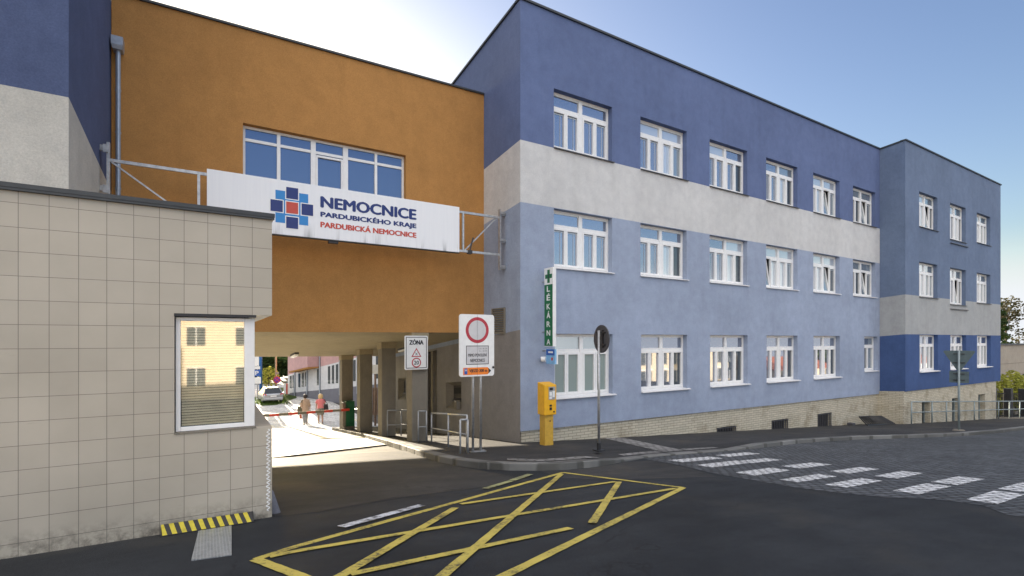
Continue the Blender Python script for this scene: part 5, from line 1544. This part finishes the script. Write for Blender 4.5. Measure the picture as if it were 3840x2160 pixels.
for sg in (1, -1):
    mb.bar(c0 + cdir * (0.034 + 0.003 * sg) + ctan * (-0.17) + Vector((0, 0, -0.17 * sg)), c0 + cdir * (0.034 + 0.003 * sg) + ctan * 0.17 + Vector((0, 0, 0.17 * sg)), 0.004, 0.06)
mb.build("cross_bars", M['sign_red'], t)
mb = MB(); plate(mb, (x + 0.12, y, -3.1), 0.3, 0.22, 0, 0.1); mb.build("small_plate", M['concrete'], t)
t, x, y = pole("notice_board", "upright white board with a reddish stripe at the ward's left corner", "board", 721, 45.0, -4.0, 0.04, 'galv')
mb = MB(); plate(mb, (x, y, -4.4), 0.50, 0.95, 0, 0.06); mb.build("panel", M['sign_white'], t)
mb = MB(); plate(mb, (x + 0.02, y, -4.4), 0.14, 0.95, 0, 0.065, 0.004); mb.build("stripe", M['brick_red'], t)
# bright panel and brown post glimpsed between the pillars
t, x, y = pole("bright_board", "sunlit white board on a brown post glimpsed between the middle pillars", "board", 944, 27.5, -1.4, 0.06, 'wood')
mb = MB(); plate(mb, (x - 0.05, y, -1.62), 0.55, 0.5, 0, 0.07); mb.build("panel", M['sign_white'], t)
x, y = along(941, 30)
t = thing("timber_fence", "brown board fence standing behind the pillars in the yard", "fence", (x, y, gz(x, y)))
mb = MB()
for i in range(10):
    mb.box(x - 0.4 + i * 0.16, x - 0.27 + i * 0.16, y, y + 0.03, gz(x, y) + 0.55, gz(x, y) + 2.2)
mb.build("boards", M['wood'], t)
MB().box(x - 0.4, x + 1.2, y + 0.031, y + 0.07, gz(x, y) + 0.7, gz(x, y) + 0.8).box(x - 0.35, x - 0.27, y + 0.031, y + 0.1, gz(x, y), gz(x, y) + 2.0).box(x + 1.0, x + 1.08, y + 0.031, y + 0.1, gz(x, y), gz(x, y) + 2.0).build("rail", M['wood'], t)

# ------------------------------------------------------------------ parked car (seen from behind)
cx0, cy0 = along(688, 38.5)
carz = -4.93
car = thing("parked_car", "silver hatchback parked with its tail towards the passage", "car", (cx0, cy0, carz))
ca = math.radians(3)
CT = Matrix.Translation((cx0, cy0, carz)) @ Matrix.Rotation(ca, 4, 'Z') @ Matrix.Scale(0.82, 4)
def ct(x, y, z): return CT @ Vector((x, y, z))
# lengthwise outline of the body, y = 0 at the tail; half width per station
st = [(0.0, 0.36, 0.78, 0.80), (0.06, 0.30, 0.95, 0.86), (0.45, 0.24, 1.00, 0.88), (1.5, 0.22, 0.98, 0.89), (2.8, 0.22, 0.96, 0.89), (3.5, 0.24, 0.86, 0.86), (4.05, 0.30, 0.66, 0.76)]
b = MB()
sec = []
for (y, zl, zh, hw) in st:
    sec.append([ct(-hw * 0.94, y, zl), ct(-hw, y, zl + 0.18), ct(-hw, y, zh - 0.14), ct(-hw * 0.93, y, zh), ct(hw * 0.93, y, zh), ct(hw, y, zh - 0.14), ct(hw, y, zl + 0.18), ct(hw * 0.94, y, zl)])
pts = [p for s in sec for p in s]
fs = []
for i in range(len(sec) - 1):
    for k in range(8):
        fs.append((i * 8 + k, i * 8 + (k + 1) % 8, (i + 1) * 8 + (k + 1) % 8, (i + 1) * 8 + k))
fs += [tuple(range(8)), tuple(range((len(sec) - 1) * 8, len(sec) * 8))]
b.grid_faces(pts, fs)
cb = b.build("body", M['car_silver'], car, smooth=True)
cb.modifiers.new("bevel", 'BEVEL').width = 0.03
roofm = MB()
st2 = [(0.28, 0.96, 0.80), (0.62, 1.42, 0.62), (1.4, 1.48, 0.62), (2.1, 1.42, 0.62), (2.95, 0.95, 0.78)]
lo = [(0.10, 0.84), (0.6, 0.84), (1.4, 0.84), (2.1, 0.84), (3.0, 0.82)]
roofm.hexa([ct(-0.60, 0.62, 1.40), ct(0.60, 0.62, 1.40), ct(0.60, 2.1, 1.38), ct(-0.60, 2.1, 1.38), ct(-0.57, 0.56, 1.47), ct(0.57, 0.56, 1.47), ct(0.56, 2.0, 1.45), ct(-0.56, 2.0, 1.45)])
roofm.build("roof", M['car_silver'], car, bevel=0.03)
gl = MB()
gl.face([ct(-0.74, 0.12, 0.98), ct(0.74, 0.12, 0.98), ct(0.60, 0.60, 1.40), ct(-0.60, 0.60, 1.40)])
gl.build("rear_window", M['car_glass'], car, fixn=False)
gl = MB()
for s in (-1, 1):
    gl.face([ct(s * 0.80, 0.3, 0.98), ct(s * 0.80, 2.8, 0.96), ct(s * 0.605, 2.05, 1.39), ct(s * 0.605, 0.65, 1.39)])
gl.face([ct(-0.76, 2.85, 0.95), ct(0.76, 2.85, 0.95), ct(0.6, 2.1, 1.39), ct(-0.6, 2.1, 1.39)])
gl.build("side_windows", M['car_glass'], car, fixn=False)
pil = MB()
for s in (-1, 1):
    pil.bar(ct(s * 0.78, 0.16, 0.97), ct(s * 0.62, 0.62, 1.41), 0.08, 0.06)
pil.build("rear_pillar", M['car_silver'], car)
for s in (-1, 1):
    MB().hexa([ct(s * 0.60, -0.02, 0.80), ct(s * 0.87, 0.08, 0.80), ct(s * 0.87, 0.16, 0.80), ct(s * 0.60, 0.1, 0.80), ct(s * 0.62, 0.0, 0.92), ct(s * 0.875, 0.12, 1.02), ct(s * 0.87, 0.2, 1.02), ct(s * 0.62, 0.1, 0.92)]).build("tail_lamp", M['tail_red'], car)
MB().hexa([ct(-0.80, -0.06, 0.34), ct(0.80, -0.06, 0.34), ct(0.84, 0.2, 0.34), ct(-0.84, 0.2, 0.34), ct(-0.80, -0.06, 0.56), ct(0.80, -0.06, 0.56), ct(0.84, 0.2, 0.56), ct(-0.84, 0.2, 0.56)]).build("bumper", M['car_silver'], car, bevel=0.04)
MB().hexa([ct(-0.26, -0.02, 0.66), ct(0.26, -0.02, 0.66), ct(0.26, 0.02, 0.66), ct(-0.26, 0.02, 0.66), ct(-0.26, -0.015, 0.77), ct(0.26, -0.015, 0.77), ct(0.26, 0.02, 0.77), ct(-0.26, 0.02, 0.77)]).build("number_plate", M['sign_white'], car)
for s in (-1, 1):
    for y in (0.75, 3.2):
        w = MB().cyl(ct(s * 0.68, y, 0.30), ct(s * 0.87, y, 0.30), 0.246, 0.246, 20).build("wheel", M['rubber'], car)
        MB().cyl(ct(s * 0.86, y, 0.30), ct(s * 0.88, y, 0.30), 0.155, 0.14, 16).build("rim", M['galv'], w)
    MB().hexa([ct(s * 0.90, 2.45, 0.95), ct(s * 1.06, 2.45, 0.95), ct(s * 1.06, 2.55, 0.95), ct(s * 0.90, 2.55, 0.95), ct(s * 0.90, 2.45, 1.07), ct(s * 1.06, 2.45, 1.07), ct(s * 1.06, 2.55, 1.07), ct(s * 0.90, 2.55, 1.07)]).build("mirror", M['car_silver'], car, bevel=0.02)

# ------------------------------------------------------------------ two people walking away
def skinned(name, chains, mat, parent, T, root=0, sub=1):
    """chains: list of polylines of (x, y, z, r); equal points are merged into one joint"""
    verts, rad, edges, idx = [], [], [], {}
    for ch in chains:
        prev = None
        for (x, y, z, r_) in ch:
            key = (round(x, 3), round(y, 3), round(z, 3))
            if key not in idx:
                idx[key] = len(verts); verts.append((x, y, z)); rad.append(r_)
            k_ = idx[key]
            if prev is not None and prev != k_:
                edges.append((prev, k_))
            prev = k_
    me = bpy.data.meshes.new(name)
    me.from_pydata(verts, edges, [])
    ob = bpy.data.objects.new(name, me)
    COL.objects.link(ob)
    md = ob.modifiers.new("skin", 'SKIN')
    for k_, sv in enumerate(me.skin_vertices[0].data):
        sv.radius = (rad[k_], rad[k_]); sv.use_root = (k_ == root)
    ss = ob.modifiers.new("sub", 'SUBSURF'); ss.levels = sub; ss.render_levels = sub
    dg = bpy.context.evaluated_depsgraph_get()
    m2 = bpy.data.meshes.new_from_object(ob.evaluated_get(dg))
    bpy.data.objects.remove(ob)
    o0 = origin(parent)
    for v in m2.vertices:
        v.co = T @ v.co - o0
    m2.materials.clear(); m2.materials.append(mat)
    m2.polygons.foreach_set("use_smooth", [True] * len(m2.polygons))
    o = bpy.data.objects.new(name, m2); COL.objects.link(o)
    if parent: o.parent = parent
    return o
def hand(wx_, wy_, wz_, sgn, dx=0.0, dy=0.0):
    """palm, four curled fingers and a thumb hanging from the wrist"""
    out_ = []
    w = (wx_, wy_, wz_, 0.024)
    palm = (wx_ + dx * 0.3, wy_ + 0.005, wz_ - 0.07, 0.03)
    out_.append([w, palm])
    for k_, (o, l) in enumerate(((-0.03, 0.075), (-0.01, 0.085), (0.012, 0.08), (0.032, 0.062))):
        out_.append([palm, (wx_, wy_ + o, wz_ - 0.095, 0.009), (wx_ - sgn * 0.004, wy_ + o, wz_ - 0.095 - l * 0.6, 0.0085), (wx_ - sgn * 0.02, wy_ + o, wz_ - 0.095 - l, 0.007)])
    out_.append([palm, (wx_ - sgn * 0.012, wy_ + 0.045, wz_ - 0.07, 0.010), (wx_ - sgn * 0.02, wy_ + 0.055, wz_ - 0.115, 0.008)])
    return out_
def person(label, x, y, zf, H, yaw, stride, mats, kind):
    T = Matrix.Translation((x, y, zf)) @ Matrix.Rotation(yaw, 4, 'Z') @ Matrix.Scale(H / 1.70, 4)
    t = thing("person", label, "person", (x, y, zf))
    pel = (0, 0, 0.92, 0.135)
    ch = [[pel, (0, 0, 1.08, 0.125), (0, 0.01, 1.25, 0.145), (0, 0.0, 1.38, 0.12), (0, 0, 1.45, 0.06), (0, 0.01, 1.52, 0.055), (0, 0.02, 1.60, 0.095), (0, 0.02, 1.66, 0.07)]]
    for s in (-1, 1):
        f_ = stride * s
        hip = (s * 0.085, 0, 0.86, 0.10)
        kn = (s * 0.09, f_ * 0.5 + 0.03, 0.48, 0.06)
        an = (s * 0.085, f_ * 0.9 - (0.05 if f_ < 0 else 0), 0.09 + (0.03 if f_ < 0 else 0), 0.038)
        ch.append([pel, hip, kn, (s * 0.088, (kn[1] + an[1]) / 2 - 0.02, 0.33, 0.056), an, (s * 0.09, an[1] + 0.09, 0.035, 0.035), (s * 0.09, an[1] + 0.15, 0.03, 0.025)])
        sh = (s * 0.17, 0, 1.38, 0.062)
        sw_a = -f_ * 0.45
        el = (s * 0.235, sw_a * 0.3 - 0.02, 1.10, 0.043)
        wr = (s * 0.25, sw_a + 0.02, 0.86, 0.027)
        ch.append([(0, 0.0, 1.38, 0.12), sh, el, wr])
        for hc in hand(wr[0], wr[1], wr[2], s):
            ch.append([((wr[0], wr[1], wr[2], 0.027) if i == 0 and abs(q[2] - wr[2]) < 1e-6 else q) for i, q in enumerate(hc)])
    skinned("body", ch, M['skin'], t, T, 0, 1)
    def lathe(name, rings, mat):
        mb = MB(); n = 20
        pts = []
        for (z, rx, ry, oy) in rings:
            for k_ in range(n):
                a = 2 * math.pi * k_ / n
                wob = 1 + 0.04 * math.sin(5 * a + z * 9)
                pts.append(T @ Vector((rx * wob * math.cos(a), oy + ry * wob * math.sin(a), z)))
        fs = [(i * n + k_, i * n + (k_ + 1) % n, (i + 1) * n + (k_ + 1) % n, (i + 1) * n + k_) for i in range(len(rings) - 1) for k_ in range(n)]
        fs.append(tuple(range((len(rings) - 1) * n, len(rings) * n)))
        mb.grid_faces(pts, fs)
        return mb.build(name, mat, t, smooth=True)
    def sleeves(mat, zl):
        mb = MB()
        for s in (-1, 1):
            mb.cyl(T @ Vector((s * 0.15, 0, 1.40)), T @ Vector((s * 0.235, -0.01, zl)), 0.085 * H / 1.7, 0.07 * H / 1.7, 12)
        mb.build("sleeves", mat, t, smooth=True)
    # head details: ears, nose, eyes, mouth face forward (away from the camera)
    fc = MB()
    fc.cyl(T @ Vector((0, 0.105, 1.585)), T @ Vector((0, 0.135, 1.565)), 0.016, 0.010, 6)
    for s in (-1, 1):
        fc.cyl(T @ Vector((s * 0.088, 0.02, 1.56)), T @ Vector((s * 0.102, 0.015, 1.60)), 0.014, 0.02, 6)
    fc.build("nose_and_ears", M['skin'], t)
    ey = MB()
    for s in (-1, 1):
        ey.cyl(T @ Vector((s * 0.035, 0.098, 1.61)), T @ Vector((s * 0.035, 0.110, 1.61)), 0.010, 0.008, 8)
    ey.build("eyes", M['black'], t)
    mo = MB().bar(T @ Vector((-0.025, 0.104, 1.525)), T @ Vector((0.025, 0.104, 1.525)), 0.01, 0.012)
    mo.build("mouth", M['brick_red'], t)
    hr = MB()
    n = 16
    rings = ([(1.52, 0.085, 0.075, -0.02), (1.58, 0.112, 0.10, -0.005), (1.65, 0.115, 0.115, 0.0), (1.71, 0.085, 0.09, 0.01), (1.735, 0.03, 0.03, 0.01)] if kind == 'dark' else
             [(1.47, 0.10, 0.07, -0.03), (1.54, 0.135, 0.105, -0.02), (1.62, 0.14, 0.13, -0.01), (1.70, 0.115, 0.115, 0.0), (1.75, 0.05, 0.05, 0.0)])
    lathe("hair", rings, mats['hair'])
    if kind == 'dark':
        lathe("tunic", [(0.72, 0.215, 0.16, 0), (0.95, 0.20, 0.155, 0), (1.12, 0.18, 0.14, 0), (1.30, 0.21, 0.15, 0), (1.42, 0.19, 0.12, 0), (1.47, 0.07, 0.07, 0)], mats['top'])
        sleeves(mats['top'], 1.02)
        mb = MB()
        for s in (-1, 1):
            f_ = stride * s
            mb.cyl(T @ Vector((s * 0.085, 0, 0.85)), T @ Vector((s * 0.09, f_ * 0.5 + 0.03, 0.48)), 0.115, 0.085, 12)
            mb.cyl(T @ Vector((s * 0.09, f_ * 0.5 + 0.03, 0.50)), T @ Vector((s * 0.085, f_ * 0.9 - (0.05 if f_ < 0 else 0), 0.10)), 0.085, 0.06, 12)
        mb.build("trousers", mats['bottom'], t, smooth=True)
    else:
        lathe("blouse", [(0.90, 0.185, 0.15, 0), (1.10, 0.165, 0.14, 0), (1.30, 0.205, 0.15, 0), (1.42, 0.185, 0.12, 0), (1.47, 0.07, 0.07, 0)], mats['top'])
        sleeves(mats['top'], 1.20)
        lathe("skirt", [(0.52, 0.215, 0.175, 0), (0.75, 0.205, 0.17, 0), (0.92, 0.18, 0.15, 0), (0.97, 0.16, 0.13, 0)], mats['bottom'])
    mb = MB()
    for s in (-1, 1):
        f_ = stride * s
        ay = f_ * 0.9 - (0.05 if f_ < 0 else 0)
        mb.tbox(T @ Matrix.Translation((s * 0.09, ay + 0.06, 0.028)), 0.085, 0.25, 0.055)
    mb.build("shoes", mats['shoe'], t, bevel=0.02)
    return t, T
X1_, Y1_ = 4.93, 31.3
t1, T1 = person("person with dark hair in a long tan tunic and grey trousers, walking away", X1_, Y1_, gz(X1_, Y1_), 1.74, R(4), 0.10,
                {'hair': M['hair_dark'], 'top': M['tan_cloth'], 'bottom': M['grey_cloth'], 'shoe': M['grey_cloth']}, 'dark')
X2_, Y2_ = 5.83, 31.6
t2, T2 = person("person with fair hair in a pink blouse and patterned skirt, walking away", X2_, Y2_, gz(X2_, Y2_), 1.73, R(-2), -0.14,
                {'hair': M['hair_fair'], 'top': M['pink_cloth'], 'bottom': M['print_cloth'], 'shoe': M['bag_dark']}, 'fair')
def bag(label, T, x, z0, z1, w, d, strap_to, mat, name="handbag"):
    t = thing(name, label, "bag", tuple(T @ Vector((x, 0, z0))))
    mb = MB()
    mb.hexa([T @ Vector(q) for q in [(x - w * 0.5, -d / 2, z0), (x + w * 0.5, -d / 2, z0), (x + w * 0.5, d / 2, z0), (x - w * 0.5, d / 2, z0), (x - w * 0.36, -d * 0.35, z1), (x + w * 0.36, -d * 0.35, z1), (x + w * 0.36, d * 0.35, z1), (x - w * 0.36, d * 0.35, z1)]])
    mb.build("pouch", mat, t, bevel=0.03)
    st = MB()
    st.tube([T @ Vector((x - w * 0.3, -0.04, z1)), T @ Vector(strap_to), T @ Vector((x + w * 0.3, -0.04, z1))], 0.014, 6)
    st.build("strap", mat, t)
    return t
bag("dark shoulder bag on the right side of the person in pink", T2, 0.30, 0.78, 1.12, 0.30, 0.15, (0.17, -0.09, 1.45), M['bag_dark'])
bag("olive shoulder bag hanging left of the person in the tan tunic", T1, -0.31, 0.76, 1.06, 0.26, 0.14, (-0.17, -0.09, 1.45), M['bag_olive'])
bag("small reddish bag carried low in the left hand of the person in tan", T1, -0.25, 0.36, 0.60, 0.15, 0.09, (-0.25, 0.02, 0.78), M['bag_red'])

# ------------------------------------------------------------------ houses across the street, behind the camera (seen mirrored in the glass)
def house(name, label, x0, x1, y, zb0, zt0, cols, rows, gable, mats, ww=1.2, wh=1.5):
    t = thing(name, label, "house", ((x0 + x1) / 2, y, zb0), "houses across the street")
    MB().box(x0, x1, y - 9, y, zb0 - 1, zt0).build("wall", M[mats], t)
    if gable:
        r_ = MB()
        ym = y - 4.5
        r_.hexa([(x0 - 0.3, y - 9.4, zt0 + 0.01), (x1 + 0.3, y - 9.4, zt0 + 0.01), (x1 + 0.3, y + 0.4, zt0 + 0.01), (x0 - 0.3, y + 0.4, zt0 + 0.01),
                 (x0 - 0.3, ym - 0.05, zt0 + gable), (x1 + 0.3, ym - 0.05, zt0 + gable), (x1 + 0.3, ym + 0.05, zt0 + gable), (x0 - 0.3, ym + 0.05, zt0 + gable)])
        r_.build("roof", M['roof_red'], t)
    else:
        MB().box(x0 - 0.2, x1 + 0.2, y - 9.2, y + 0.25, zt0 + 0.002, zt0 + 0.25).build("cornice", M['pale'], t)
    fh = (zt0 - zb0) / rows
    for rw_ in range(rows):
        for c in range(cols):
            xc = x0 + (x1 - x0) * (c + 0.5) / cols
            zc = zb0 + fh * rw_ + fh * 0.32
            w = MB().box(xc - ww / 2, xc + ww / 2, y + 0.001, y + 0.03, zc, zc + wh).build("window", M['glass_dark'], t)
            MB().box(xc - 0.05, xc + 0.05, y + 0.031, y + 0.05, zc, zc + wh).build("mullion", M['pale'], w)
            MB().box(xc - ww / 2 - 0.1, xc + ww / 2 + 0.1, y + 0.001, y + 0.12, zc + wh + 0.1, zc + wh + 0.2).build("cornice", M['pale'], w)
    return t
house("town_house", "cream two-storey house mirrored in the gatehouse window", -26, 30, -85, gz(0, -85), 3.6, 8, 2, 4.0, 'cream', 2.6, 3.0)
house("office_block", "long cream flat-roofed block mirrored in the ground floor windows", 30, 62, -19, gz(46, -19), -1.5, 12, 2, 0, 'cream', 1.8, 1.5)
house("town_house", "small red-roofed house mirrored in the far ground floor windows", 68, 84, -17, gz(70, -17), -4.3, 4, 1, 1.7, 'cream')
house("town_house", "red-roofed house at the street's far end, mirrored in the wing", 92, 112, -15, gz(70, -15), -4.0, 5, 1, 2.0, 'pale', 1.2, 0.9)
for i, (x, y) in enumerate(((24, -26), (66, -27), (88, -20))):
    q = random.Random(i)
    cl = [((x + q.uniform(-1.5, 1.5), y + q.uniform(-1.5, 1.5), gz(x, y) + 1.6 + 0.5 * k), (1.6, 1.6, 0.9)) for k in range(7)]
    tree(["tree mirrored beside the cream house", "tree mirrored behind the flat-roofed block", "tree mirrored behind the red roofs"][i], x, y, gz(x, y), cl, 0.25, 'leaf_mid', 220, 0.25, 100 + i, "trees across the street")
